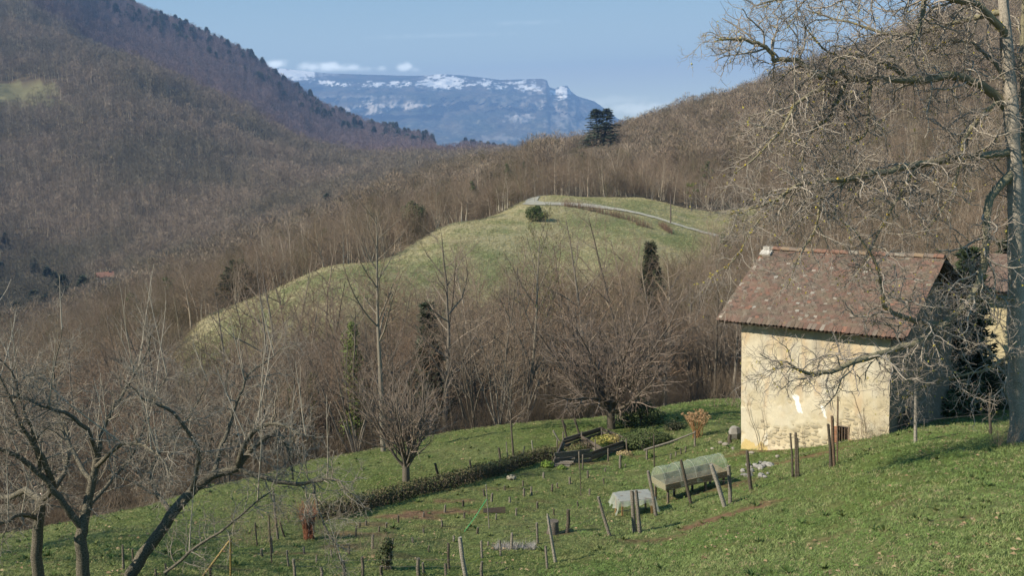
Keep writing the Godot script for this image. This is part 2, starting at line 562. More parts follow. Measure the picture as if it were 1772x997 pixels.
# ---- the snowy limestone plateau across the valley ----------------------------------------------------
func build_mountain() -> void:
	var sky_line := [[300, 116], [440, 119], [480, 121], [540, 127], [575, 131], [640, 133], [710, 135], [735, 135], [770, 132], [800, 134], [838, 138], [870, 142], [905, 141], [940, 140], [949, 142], [953, 154], [962, 157], [975, 152], [984, 152], [990, 161], [1000, 169], [1030, 178], [1050, 192], [1070, 208], [1100, 212], [1160, 220], [1260, 235]]
	# profile from the crest down to the valley: [share of the height, depth in metres behind the foot]
	var prof := [[1.0, 5200], [1.0, 4300], [0.985, 3900], [0.86, 3500], [0.74, 3150], [0.70, 2700], [0.62, 2300], [0.44, 2150], [0.34, 1650], [0.20, 950], [0.07, 300], [0.0, 0], [-0.12, -300]]
	var nz := FastNoiseLite.new()
	nz.seed = 77; nz.frequency = 0.0010; nz.fractal_octaves = 4; nz.fractal_type = FastNoiseLite.FRACTAL_RIDGED
	var nf := FastNoiseLite.new()
	nf.seed = 12; nf.frequency = 0.006; nf.fractal_octaves = 5
	var ns := FastNoiseLite.new()
	ns.seed = 44; ns.frequency = 0.0035; ns.fractal_octaves = 4
	var b := Buf.new()
	var nu := 520
	var nv := 190
	var foot := 10200.0
	for j in nv:
		var t := float(j) / (nv - 1) * (prof.size() - 1)
		var k := mini(int(t), prof.size() - 2)
		var share := lerpf(prof[k][0], prof[k + 1][0], t - k)
		var back := lerpf(prof[k][1], prof[k + 1][1], t - k)
		for q in nu:
			var u := lerpf(310.0, 1250.0, float(q) / (nu - 1))
			var i := 0
			while i < sky_line.size() - 2 and sky_line[i + 1][0] < u: i += 1
			var f: float = clampf((u - sky_line[i][0]) / (sky_line[i + 1][0] - sky_line[i][0]), 0, 1)
			var v: float = lerpf(sky_line[i][1], sky_line[i + 1][1], f)
			var d := ray(u, v)
			var D := foot + back
			# the face swings in and out along its length, spurs run down it
			var g := ray(u, 246.0 - 0.058 * (u - 886.0))
			var top := CAM.y + d.y * (foot + 4300.0)
			var low := -70.0
			var x := g.x * D
			var y := low + (top - low) * share
			if share > 0.985: y = top - (back - 4300.0) * 0.02
			var mid := clampf(share * 4.0, 0, 1) * clampf((1.0 - share) * 5.0, 0, 1)
			D += ns.get_noise_2d(u * 1.2, 7.0) * 420.0 * mid
			D -= (nz.get_noise_2d(x * 0.55 + y * 0.55, y * 0.75) - 0.2) * 300.0 * mid
			D += nf.get_noise_2d(x * 0.6, y * 1.5) * 110.0 * mid
			y += nf.get_noise_2d(x * 0.7 + 900.0, D * 0.9) * 34.0 * mid
			if u > 520 and share > 0.99: y += nf.get_noise_2d(x * 2.0, 5.0) * 5.0
			if u > 1000 and u < 1060 and share > 0.3: D += 250.0 * mid
			# a lower cliff band to the left, below its own sloping shelf
			if u < 770.0 and u > 590.0:
				var band := clampf((770.0 - u) / 20.0, 0, 1) * clampf((u - 590.0) / 15.0, 0, 1)
				if share > 0.40 and share < 0.62: D -= 350.0 * band * clampf((0.62 - share) * 9.0, 0, 1)
			b.v.append(Vector3(g.x * D, y, -D))
	for j in nv:
		for q in nu:
			var l := b.v[j * nu + maxi(q - 1, 0)]
			var rt := b.v[j * nu + mini(q + 1, nu - 1)]
			var up := b.v[maxi(j - 1, 0) * nu + q]
			var dn := b.v[mini(j + 1, nv - 1) * nu + q]
			var nn := (rt - l).cross(up - dn).normalized()
			if nn.z < 0.0 and nn.y < 0.3: nn = -nn
			if nn.y < -0.2: nn = -nn
			b.n.append(nn)
			var p := b.v[j * nu + q]
			var u := lerpf(310.0, 1250.0, float(q) / (nu - 1))
			var hgt := p.y
			var wood := Color(0.045, 0.058, 0.045).lerp(Color(0.11, 0.095, 0.07), clampf(0.45 + ns.get_noise_2d(p.x * 0.6, p.y * 2.0) * 1.4, 0, 1))
			var rock := Color(0.36, 0.33, 0.30).lerp(Color(0.62, 0.57, 0.53), clampf(0.5 + nf.get_noise_2d(p.x * 3.0, p.y), 0, 1))
			var col := wood
			# fields and screes on the lower shelves
			if hgt < 240.0 and nn.y > 0.35: col = col.lerp(Color(0.22, 0.21, 0.15), clampf(ns.get_noise_2d(p.x * 2.0, p.z * 2.0) * 2.4 - 0.35, 0, 0.9))
			var px := pixel_of(p)
			var w1 := nf.get_noise_2d(p.x * 1.3, p.y * 2.6)
			var w2 := ns.get_noise_2d(p.x * 0.8 + 400.0, p.y * 3.0)
			# bare limestone and scree: [u, v, half width, half height, strength]
			for w in [[640, 187, 26, 11, 1.0], [690, 184, 48, 4.5, 1.0], [720, 183, 26, 4, 1.0], [900, 204, 22, 8, 0.8], [880, 176, 60, 9, 0.25], [985, 198, 30, 26, 0.35], [940, 182, 36, 8, 0.35], [870, 240, 34, 6, 0.4], [625, 168, 60, 3, 0.4], [690, 176, 40, 2.5, 0.4], [1000, 225, 20, 20, 0.2], [925, 152, 30, 9, 0.6], [975, 160, 18, 9, 0.7]]:
				var e := Vector2((px.x - w[0]) / w[2], (px.y - w[1]) / w[3]).length()
				col = col.lerp(rock, clampf((1.0 - e + w1 * 1.6 + w2 * 0.5 + nf.get_noise_2d(p.x * 2.6, p.y * 0.7) * 1.1) * 2.4, 0, 1) * float(w[4]))
			# snow where the woods are thin: high pastures on the left, a bowl, the cliff tops
			var s := 0.0
			for w in [[500, 127, 68, 9, 1.5], [478, 139, 44, 7, 0.7], [470, 132, 40, 8, 0.9], [560, 143, 22, 6, 0.55], [590, 146, 40, 5, 0.35], [655, 147, 60, 7, 0.35], [690, 143, 40, 4, 0.35], [762, 143, 40, 11, 1.25], [838, 144, 20, 5, 1.0], [862, 152, 30, 5, 0.3], [915, 150, 32, 10, 0.45], [905, 143, 40, 3, 0.6], [972, 160, 20, 11, 0.9], [940, 172, 5, 3, 0.6]]:
				var e := Vector2((px.x - w[0]) / w[2], (px.y - w[1]) / w[3]).length()
				s = maxf(s, clampf((1.0 - e) * 1.3 + (w1 * 1.6 + w2 * 0.8) * 0.9 + nf.get_noise_2d(p.x * 3.2 + p.y * 2.0, p.y * 5.0) * 0.9 + (float(w[4]) - 1.0), 0, 1) if e < 1.35 else 0.0)
			if px.y < 139.0 and px.x > 545.0 and px.x < 735.0: s *= 0.15
			col = col.lerp(Color(0.93, 0.94, 0.96), clampf(s * 1.9, 0, 1))
			b.c.append(col)
	for j in nv - 1:
		for q in nu - 1:
			var p := j * nu + q
			b.tri(p, p + 1, p + nu)
			b.tri(p + 1, p + nu + 1, p + nu)
	var m := mat(1, 1, 1, 0.95, true)
	m.metallic_specular = 0.1
	setting("mountain", b, m, "long snow streaked limestone plateau across the valley")

func build_road() -> void:
	var path: Array[Vector3] = []
	for q in [[938, 338], [922, 344], [914, 350], [935, 353], [970, 354], [1010, 356], [1050, 360], [1090, 367], [1125, 375], [1160, 386], [1200, 398], [1240, 409], [1285, 420], [1340, 437]]:
		path.append(spot(q[0], q[1], 120.0))
	var cv := Curve3D.new()
	for k in path.size():
		var tan := (path[mini(k + 1, path.size() - 1)] - path[maxi(k - 1, 0)]) * 0.16
		cv.add_point(path[k], -tan, tan)
	cv.bake_interval = 1.2
	var pts := cv.get_baked_points()
	var b := Buf.new()
	for k in pts.size():
		var d := pts[mini(k + 1, pts.size() - 1)] - pts[maxi(k - 1, 0)]
		d.y = 0
		var s := Vector3(-d.z, 0, d.x).normalized()
		for e in [-1.35, -0.5, 0.5, 1.35]:
			var p: Vector3 = pts[k] + s * e
			p.y = height(p.x, p.z) + 0.16
			var tone := rr(0.24, 0.31)
			b.vert(p, Vector3.UP, Color(tone * 1.1, tone * 1.03, tone * 0.86))
	for k in pts.size() - 1:
		for e in 3:
			var p := k * 4 + e
			b.tri(p, p + 4, p + 1); b.tri(p + 1, p + 4, p + 5)
	var m := mat(1, 1, 1, 0.9, true)
	setting("lane", b, m, "pale narrow lane crossing the top of the meadow spur")

# ---- barn -------------------------------------------------------------------------------------------
const BARN := Vector3(9.53, -2.0, -40.5)     # y is set from the ground
const BARN_YAW := 0.70
const BL := 6.2
const BW := 7.8
const BH := 5.95
const RISE := 2.14

func rock(b: Buf, at: Vector3, size: Vector3, turn: Basis, col: Color, rough := 0.18) -> void:
	# a worn stone: a box whose corners are cut and jittered
	var ring := [[-0.32, 0.70], [0.12, 1.0], [0.42, 0.62]]
	var base := b.v.size()
	var k := 7
	var pts := []
	for r in ring:
		var row := []
		for q in k:
			var a := TAU * q / k
			var m: float = r[1] * (1.0 + rr(-rough, rough))
			var ca := cos(a); var sa := sin(a)
			var sq := 1.0 / maxf(absf(ca), absf(sa))
			m *= lerpf(1.0, sq, 0.45)
			row.append(at + turn * (Vector3(ca * m * 0.5, (r[0] + rr(-0.05, 0.05)), sa * m * 0.5) * size))
		pts.append(row)
	var top := at + turn * (Vector3(0, 0.52, 0) * size)
	for r in 2:
		for q in k:
			var q2 := (q + 1) % k
			b.quad(pts[r][q], pts[r][q2], pts[r + 1][q2], pts[r + 1][q], col)
	for q in k: b.flat(pts[2][q], pts[2][(q + 1) % k], top, col)

func tile_mesh(w: float, l: float, t: float) -> Buf:      # plain tile with a rounded lower edge, laid in the x z plane, lower end at +z
	var b := Buf.new()
	var edge := []
	edge.append(Vector3(-w / 2, 0, -l * 0.5)); edge.append(Vector3(-w / 2, 0, l * 0.38))
	edge.append(Vector3(-w * 0.30, 0, l * 0.47)); edge.append(Vector3(0, 0, l * 0.5)); edge.append(Vector3(w * 0.30, 0, l * 0.47))
	edge.append(Vector3(w / 2, 0, l * 0.38)); edge.append(Vector3(w / 2, 0, -l * 0.5))
	var up := Vector3(0, t, 0)
	var c := Vector3(0, t * 1.25, 0)
	for k in edge.size():
		var m := (k + 1) % edge.size()
		b.flat(c, edge[m] + up, edge[k] + up)
		if k < edge.size() - 1: b.quad(edge[k], edge[k] + up, edge[m] + up, edge[m])
	return b

func build_barn() -> void:
	var corner := on_ground(BARN.x, BARN.z)
	corner.y = spot(1288, 774).y - 0.05
	var barn := thing("barn", "small cream rendered stone barn with brown tiled roof", "barn", corner, -BARN_YAW)
	var plaster := textured(mat(1, 1, 1, 0.95, true), noise_tex(0.07, 0.9, 1.0, 51, 512), 0.9, false, noise_tex(0.04, 0, 1, 52, 512), 0.10)
	var stone_m := textured(mat(1, 1, 1, 0.95, true), noise_tex(0.05, 0.72, 1.0, 53, 256), 3.0, false, noise_tex(0.08, 0, 1, 54, 256), 0.25)
	var wood := textured(mat(0.13, 0.095, 0.07, 0.9), noise_tex(0.05, 0.6, 1.0, 55, 256), 2.0, false)
	M.plaster = plaster; M.stone = stone_m; M.old_wood = wood
	var nz := FastNoiseLite.new()
	nz.seed = 3; nz.frequency = 0.55; nz.fractal_octaves = 4
	var nf := FastNoiseLite.new()
	nf.seed = 8; nf.frequency = 2.2; nf.fractal_octaves = 3
	# front wall: a gently uneven skin with the render lost low down; the opening is left out
	var hx0 := 4.18; var hx1 := 4.62; var hy0 := 1.18; var hy1 := 1.85
	var b := Buf.new()
	var nx := 150; var ny := 150
	var y0 := -1.2
	var bare := func(x: float, y: float) -> float:      # 1 where the render has fallen off
		var n := nz.get_noise_2d(x * 1.1, y * 1.6) * 1.5 + nf.get_noise_2d(x, y) * 0.35
		var k := 0.0
		k = maxf(k, 1.25 - Vector2((x - 3.2) / 2.0, (y - 1.0) / 0.85).length())
		k = maxf(k, 1.25 - Vector2((x - 4.9) / 1.4, (y - 1.1) / 1.1).length())
		k = maxf(k, 0.85 - Vector2((x - 2.0) / 1.6, (y - 0.8) / 0.75).length())
		return clampf((k + n * 0.65 - 0.22) * 3.0, 0, 1)
	for j in ny + 1:
		for i in nx + 1:
			var x := BL * i / nx
			var y := lerpf(y0, BH - 0.05, float(j) / ny)
			var k: float = bare.call(x, y)
			var zz := nz.get_noise_2d(x * 0.6, y * 0.6) * 0.035 + nf.get_noise_2d(x * 0.7, y * 0.7) * 0.012 - k * 0.035
			zz -= maxf(0.0, 0.35 - x) * 0.10 * clampf(y / BH, 0, 1)
			b.v.append(Vector3(x, y, zz))
			var n1 := nz.get_noise_2d(x * 0.8 + 40.0, y * 0.8)
			var n2 := nz.get_noise_2d(x * 2.2, y * 0.5 + 90.0)
			var col := Color(0.535, 0.465, 0.325).lerp(Color(0.62, 0.56, 0.435), clampf(0.5 + n1 * 1.5, 0, 1))
			col = col.lerp(Color(0.54, 0.41, 0.27), clampf(n2 * 2.0 + 0.0, 0, 0.65))
			col = col.lerp(Color(0.58, 0.55, 0.47), clampf(nz.get_noise_2d(x * 1.3, y * 1.0 + 20.0) * 2.0 - 0.1, 0, 0.6))
			# grey runs below the eave and a weathered right hand edge
			col = col.lerp(Color(0.36, 0.325, 0.265), clampf(nf.get_noise_2d(x * 1.1, y * 0.10 + 5.0) * 1.6 + 0.05, 0, 1) * clampf((y - 2.4) / 2.6, 0, 1) * 0.8)
			col = col.lerp(Color(0.38, 0.33, 0.25), clampf((x - 5.3) / 0.9 + n1, 0, 1) * 0.35)
			if y < 2.05 + n1 * 0.6: col = col.lerp(Color(0.66, 0.60, 0.46), 0.55)
			if y < 0.55 + n2 * 0.5 and x < 1.2: col = Color(0.60, 0.47, 0.22)
			col = col.lerp(Color(0.58, 0.50, 0.35), k)
			# fresh white lime patches
			for p in [[2.55, 2.45, 0.13, 0.36, -0.35], [3.62, 2.38, 0.085, 0.26, -0.3], [2.45, 2.75, 0.16, 0.14, 0.0], [1.15, 0.75, 0.10, 0.28, 0.1]]:
				var dx: float = (x - p[0] - (y - p[1]) * p[4]) / p[2]
				var dy: float = (y - p[1]) / p[3]
				if dx * dx + dy * dy + nf.get_noise_2d(x * 2.0, y * 2.0) * 0.7 < 0.9: col = Color(0.86, 0.85, 0.82) if p[0] > 1.2 else Color(0.70, 0.66, 0.56)
			b.c.append(col * rr(0.95, 1.05))
	b.n.resize(b.v.size())
	var w := nx + 1
	for j in ny + 1:
		for i in w:
			var dx := b.v[j * w + mini(i + 1, nx)] - b.v[j * w + maxi(i - 1, 0)]
			var dy := b.v[mini(j + 1, ny) * w + i] - b.v[maxi(j - 1, 0) * w + i]
			b.n[j * w + i] = dx.cross(dy).normalized()
	for j in ny:
		for i in nx:
			var m := b.v[j * w + i].lerp(b.v[(j + 1) * w + i + 1], 0.5)
			if m.x > hx0 and m.x < hx1 and m.y > hy0 and m.y < hy1 + sin((m.x - hx0) * 7.0) * 0.05: continue
			var p := j * w + i
			b.tri(p, p + w, p + 1); b.tri(p + 1, p + w, p + w + 1)
	var front := part("front_wall", b, plaster, barn)
	# the other walls are thick slabs; reveals of the opening
	var r := Buf.new()
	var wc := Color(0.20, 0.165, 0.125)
	r.box(Transform3D(Basis(), Vector3(hx0 - 0.02, (hy0 + hy1) / 2, -0.24)), Vector3(0.04, hy1 - hy0 + 0.1, 0.46), Color(0.34, 0.25, 0.18))
	r.box(Transform3D(Basis(), Vector3(hx1 + 0.02, (hy0 + hy1) / 2, -0.24)), Vector3(0.04, hy1 - hy0 + 0.1, 0.46), Color(0.34, 0.25, 0.18))
	r.box(Transform3D(Basis(), Vector3((hx0 + hx1) / 2, hy0 - 0.02, -0.24)), Vector3(0.5, 0.04, 0.46), Color(0.34, 0.27, 0.2))
	r.box(Transform3D(Basis(), Vector3((hx0 + hx1) / 2, hy1 + 0.02, -0.24)), Vector3(0.5, 0.04, 0.46), Color(0.3, 0.25, 0.2))
	part("opening_reveal", r, stone_m, front)
	for k in 4:
		var bar := Buf.new()
		var x := lerpf(hx0 + 0.05, hx1 - 0.06, k / 3.0)
		bar.box(Transform3D(Basis(Vector3.FORWARD, rr(-0.05, 0.05)), Vector3(x, (hy0 + hy1) / 2 - 0.03, -0.10)), Vector3(0.05, hy1 - hy0, 0.04))
		part("bar", bar, wood, front)
	# gable walls (an outline with thickness), rear wall
	for side in 2:
		var g := Buf.new()
		var x0 := 0.0 if side == 0 else BL - 0.45
		var x1 := 0.45 if side == 0 else BL
		var zf := -0.06
		var door := side == 1
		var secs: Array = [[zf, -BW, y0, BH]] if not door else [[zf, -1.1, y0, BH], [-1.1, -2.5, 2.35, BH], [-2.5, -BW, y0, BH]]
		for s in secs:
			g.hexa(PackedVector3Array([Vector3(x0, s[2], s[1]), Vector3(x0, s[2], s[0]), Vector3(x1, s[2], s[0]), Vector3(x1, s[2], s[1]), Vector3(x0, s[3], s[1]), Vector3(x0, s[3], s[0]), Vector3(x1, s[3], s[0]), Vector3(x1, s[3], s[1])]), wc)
		var apex := Vector3(0, BH + RISE, -BW / 2)
		for x in [x0, x1]:
			var a := Vector3(x, BH, zf); var c := Vector3(x, BH, -BW); var t := Vector3(x, apex.y, apex.z)
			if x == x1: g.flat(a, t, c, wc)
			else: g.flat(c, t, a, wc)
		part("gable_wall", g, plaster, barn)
		if door:
			var dl := Buf.new()
			for k in 7:
				dl.box(Transform3D(Basis(), Vector3(BL - 0.30, 0.75 + 0.4, -1.2 - k * 0.2)), Vector3(0.05, 2.9, 0.185), Color(0.5, 0.45, 0.4) * rr(0.6, 1.1))
			var door_part := part("door", dl, textured(mat(0.30, 0.24, 0.19, 0.9, true), wood.albedo_texture, 2.0, false), barn)
			var post := Buf.new()
			post.box(Transform3D(Basis(), Vector3(BL + 0.10, 1.2, -1.05)), Vector3(0.09, 2.6, 0.09), Color(0.9, 0.85, 0.75))
			part("door_post", post, textured(mat(0.30, 0.26, 0.21, 0.9, true), wood.albedo_texture, 2.0, false), barn)
	var rear := Buf.new()
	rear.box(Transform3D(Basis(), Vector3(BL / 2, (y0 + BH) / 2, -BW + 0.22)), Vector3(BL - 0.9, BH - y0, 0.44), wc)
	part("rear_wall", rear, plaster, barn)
	# exposed stones of the lower wall, and brick round the opening
	var meshes := []
	for k in 14:
		var sb := Buf.new()
		var tone := Color(0.56, 0.48, 0.335).lerp(Color(0.47, 0.42, 0.32), rng.randf()).lerp(Color(0.62, 0.55, 0.41), rng.randf() * 0.5)
		rock(sb, Vector3.ZERO, Vector3(1, 1, 1), Basis(), tone * rr(0.9, 1.12), 0.26)
		meshes.append(sb.mesh())
	var placed: Array = []
	var tries := 0
	while placed.size() < 295 and tries < 14000:
		tries += 1
		var x := rr(0.5, BL - 0.15)
		var y := rr(-0.3, 2.6)
		if bare.call(x, y) < 0.5: continue
		if x > hx0 - 0.14 and x < hx1 + 0.14 and y > hy0 - 0.12 and y < hy1 + 0.12: continue
		var sx := rr(0.16, 0.46); var sy := rr(0.09, 0.21)
		var ok := true
		for q in placed:
			if absf(q[0] - x) < (q[2] + sx) * 0.44 and absf(q[1] - y) < (q[3] + sy) * 0.44: ok = false; break
		if not ok: continue
		placed.append([x, y, sx, sy])
		var t := Transform3D(Basis(Vector3.BACK, rr(-0.14, 0.14)) * Basis(Vector3.RIGHT, PI / 2) * Basis().scaled(Vector3(sx, 0.060, sy)), Vector3(x, y, -0.040))
		part("stone", meshes[rng.randi() % 14], stone_m, front, t)
	var brick_m := []
	for k in 3: brick_m.append(textured(mat([0.42, 0.36, 0.44][k], [0.21, 0.19, 0.25][k], [0.12, 0.12, 0.16][k], 0.95), stone_m.albedo_texture, 4.0, false))
	var bb := BoxMesh.new()
	bb.size = Vector3(0.2, 0.062, 0.1)
	for q in 9:
		part("brick", bb, brick_m[rng.randi() % 3], front, Transform3D(Basis(Vector3.BACK, rr(-0.05, 0.05)), Vector3(hx0 - 0.11 + rr(-0.02, 0.02), hy0 + 0.02 + q * 0.074, -0.02)))
	for q in 7:
		part("brick", bb, brick_m[rng.randi() % 3], front, Transform3D(Basis(Vector3.BACK, rr(-0.05, 0.05)), Vector3(hx1 + 0.12 + (q % 2) * 0.14, hy0 - 0.28 + q * 0.074, -0.02)))
	for q in 4:
		part("brick", bb, brick_m[rng.randi() % 3], front, Transform3D(Basis(Vector3.BACK, rr(-0.05, 0.05)), Vector3(hx0 + 0.08 + q * 0.18, hy0 - 0.06 - (q % 2) * 0.07, -0.02)))
	# a rusty pipe across the render on the left, dead creeper stems up the wall
	var vine := Buf.new()
	for q in [[0.85, -0.2, 3.2], [1.05, -0.1, 2.4], [5.45, 0.6, 3.0], [5.6, 0.7, 2.6], [5.3, 0.6, 2.2], [3.1, 0.2, 1.5]]:
		var T := [lv(0, 10, 4, 0.34, 0.22, 8, 25, 70, 0.30, 0.12, 0.6, 0.15, 0.3), lv(0, 4, 3, 0.3, 0.06, 3, 30, 70, 0.5, 0.3, 0.6, 0.2, 0.5), lv(0, 2, 3, 0.3, 0.0, 0, 0, 0, 0, 0, 0, 0, 0.5)]
		var v2 := Buf.new()
		grow([v2], Vector3(q[0], q[1], 0.06), Vector3(rr(-0.1, 0.1), 1, 0), q[2], 0.016, 0, T, [Color(0.24, 0.20, 0.16), Color(0.22, 0.18, 0.14)])
		for k in v2.v.size():
			var p := v2.v[k]
			p.z = 0.045 + clampf(p.z - 0.06, -0.03, 0.10) * 0.5 + 0.02
			v2.v[k] = p
		var off := vine.v.size()
		vine.v.append_array(v2.v); vine.n.append_array(v2.n); vine.c.append_array(v2.c)
		for k in v2.i: vine.i.append(k + off)
	tag(part("creeper", vine, mat(1, 1, 1, 0.9, true), barn), "dry leafless creeper stems", "", "", "stuff")
	# roof: boarded slabs with tiles
	var ang := atan2(RISE, BW / 2)
	var sl := Vector2(RISE, BW / 2).length()
	var ovf := 0.60
	var ovl := 0.74
	var ovr := 0.70
	var roof := Node3D.new()
	roof.name = "roof"
	barn.add_child(roof)
	var tiles: Array = []
	var tints: Array = []
	for s in 2:
		var down := Vector3(0, -sin(ang), cos(ang)) if s == 0 else Vector3(0, -sin(ang), -cos(ang))
		var nrm := Vector3(0, cos(ang), sin(ang)) if s == 0 else Vector3(0, cos(ang), -sin(ang))
		var ridge := Vector3(0, BH + RISE + 0.06, -BW / 2)
		var L := sl + ovf
		var deck := Buf.new()
		var mid := ridge + down * L * 0.5 + nrm * -0.02 + Vector3((BL + ovr - ovl) / 2, 0, 0)
		var bas := Basis(Vector3.RIGHT * (1 if s == 0 else -1), nrm, down)
		deck.box(Transform3D(bas, mid), Vector3(BL + ovl + ovr, 0.05, L))
		part("roof_deck", deck, wood, roof)
		var rows := int(L / 0.125)
		for j in rows:
			var along := L + 0.03 - j * (L / rows)
			var cols_n := int((BL + ovl + ovr) / 0.172)
			var sag := 0.0
			for i in cols_n + 1:
				var x := -ovl + (i + (0.5 if j % 2 else 0.0)) * 0.172 - 0.02 + rr(-0.012, 0.012)
				if x > BL + ovr + 0.02: continue
				var dip := sin((x + ovl) / (BL + ovl + ovr) * PI) * sin(clampf(along / L, 0, 1) * PI) * -0.035 + nz.get_noise_2d(x * 0.5, along * 0.5 + s * 30.0) * 0.025
				var p := ridge + down * (along - 0.15 + rr(-0.012, 0.012)) + nrm * (0.10 + dip + rr(0, 0.012)) + Vector3(x, 0, 0)
				var tilt := bas * Basis(Vector3.RIGHT, 0.085 + rr(-0.02, 0.035)) * Basis(Vector3.UP, rr(-0.04, 0.04)) * Basis(Vector3.BACK, rr(-0.02, 0.02))
				tiles.append(Transform3D(tilt, p))
				var n1 := nz.get_noise_2d(x * 0.8 + 7.0, along * 0.8)
				var n2 := nf.get_noise_2d(x * 0.8, along * 0.8 + 11.0)
				var c := Color(0.190, 0.128, 0.103).lerp(Color(0.235, 0.140, 0.108), clampf(0.4 + n1 * 1.4, 0, 1))
				var f := rng.randf()
				if f < 0.10: c = Color(0.245, 0.195, 0.16)
				elif f < 0.26: c = Color(0.14, 0.105, 0.085)
				elif f < 0.27 + maxf(n1, 0.0) * 0.06: c = Color(0.38, 0.33, 0.28)
				elif f < 0.28: c = Color(0.46, 0.43, 0.38)
				elif f < 0.31: c = Color(0.30, 0.16, 0.115)
				c = c.lerp(Color(0.20, 0.17, 0.125), clampf(0.25 + n2 * 1.2, 0, 0.6))
				tints.append(c * rr(0.85, 1.15))
	var tile_m := textured(mat(1, 1, 1, 0.92, true), noise_tex(0.06, 0.65, 1.0, 57, 256), 5.0, false)
	scatter("tiles", tile_mesh(0.163, 0.34, 0.020).mesh(), tile_m, tiles, tints, roof)
	# ridge tiles, one by one
	var rt := Buf.new()
	var arc := PackedVector3Array()
	for k in 7:
		var a := PI * k / 6.0
		arc.append(Vector3(0, sin(a) * 0.13, cos(a) * 0.15))
	for k in 6:
		for e in [0.0, 0.022]:
			pass
		var o0 := arc[k]; var o1 := arc[k + 1]
		var i0 := o0 * 0.86; var i1 := o1 * 0.86
		var xa := Vector3(-0.20, 0, 0); var xb := Vector3(0.20, 0, 0)
		rt.quad(o0 + xa, o1 + xa, o1 + xb, o0 + xb)
		rt.quad(i0 + xb, i1 + xb, i1 + xa, i0 + xa)
		rt.quad(o0 + xb, o1 + xb, i1 + xb, i0 + xb)
		rt.quad(i0 + xa, i1 + xa, o1 + xa, o0 + xa)
	var rmesh := rt.mesh()
	var ridge_m := []
	for q in [[0.30, 0.175, 0.13], [0.34, 0.25, 0.17], [0.34, 0.30, 0.25], [0.27, 0.21, 0.17]]: ridge_m.append(textured(mat(q[0], q[1], q[2], 0.92), tile_m.albedo_texture, 4.0, false))
	var nr := 20
	for k in nr:
		var x := lerpf(-ovl + 0.18, BL + ovr - 0.18, float(k) / (nr - 1))
		part("ridge_tile", rmesh, ridge_m[[0, 1, 2, 0, 3, 1, 2, 0][rng.randi() % 8]], roof, Transform3D(Basis(Vector3.FORWARD, 0.04 + rr(-0.03, 0.03)), Vector3(x, BH + RISE + 0.215 + sin(float(k) / nr * PI) * -0.03, -BW / 2)))
	# mortared verge on the left and the white ridge end
	var verge := Buf.new()
	for k in 16:
		var f := (k + 0.5) / 16.0
		var p := Vector3(-ovl + 0.03, BH + RISE + 0.17 - sin(ang) * (sl + ovf) * f, -BW / 2 + cos(ang) * (sl + ovf) * f)
		verge.box(Transform3D(Basis(Vector3.RIGHT, ang + rr(-0.05, 0.05)), p), Vector3(0.10 + rr(0, 0.05), 0.05 + rr(0, 0.03), 0.25), Color(0.44, 0.38, 0.31) * rr(0.8, 1.15))
	verge.box(Transform3D(Basis(Vector3.FORWARD, 0.1), Vector3(-ovl + 0.1, BH + RISE + 0.24, -BW / 2)), Vector3(0.34, 0.16, 0.36), Color(0.72, 0.68, 0.62))
	verge.box(Transform3D(Basis(Vector3.RIGHT, ang), Vector3(-ovl + 0.16, BH + RISE + 0.06, -BW / 2 + 0.35)), Vector3(0.5, 0.12, 0.32), Color(0.66, 0.62, 0.56))
	part("verge", verge, stone_m, roof)
	# rafter tails under the eave
	for k in 11:
		var x := lerpf(-0.5, BL + 0.5, k / 10.0)
		var t := Buf.new()
		t.box(Transform3D(Basis(Vector3.RIGHT, ang), Vector3(x, BH + 0.02 - 0.12, 0.08)), Vector3(0.09, 0.12, 0.72))
		part("rafter", t, wood, roof)
	# loose stones and weeds along the foot of the wall
	var grey := textured(mat(0.36, 0.34, 0.31, 0.95), noise_tex(0.05, 0.7, 1.0, 58, 256), 3.0, false)
	var blk := Buf.new()
	var at := spot(1272, 760)
	rock(blk, Vector3(0, 0.25, 0), Vector3(0.75, 0.75, 0.5), Basis(Vector3.UP, 0.4), Color.WHITE)
	var o := part("boulder", blk, grey)
	o.position = at
	tag(o, "grey block of stone leaning on the left corner of the barn", "stone")

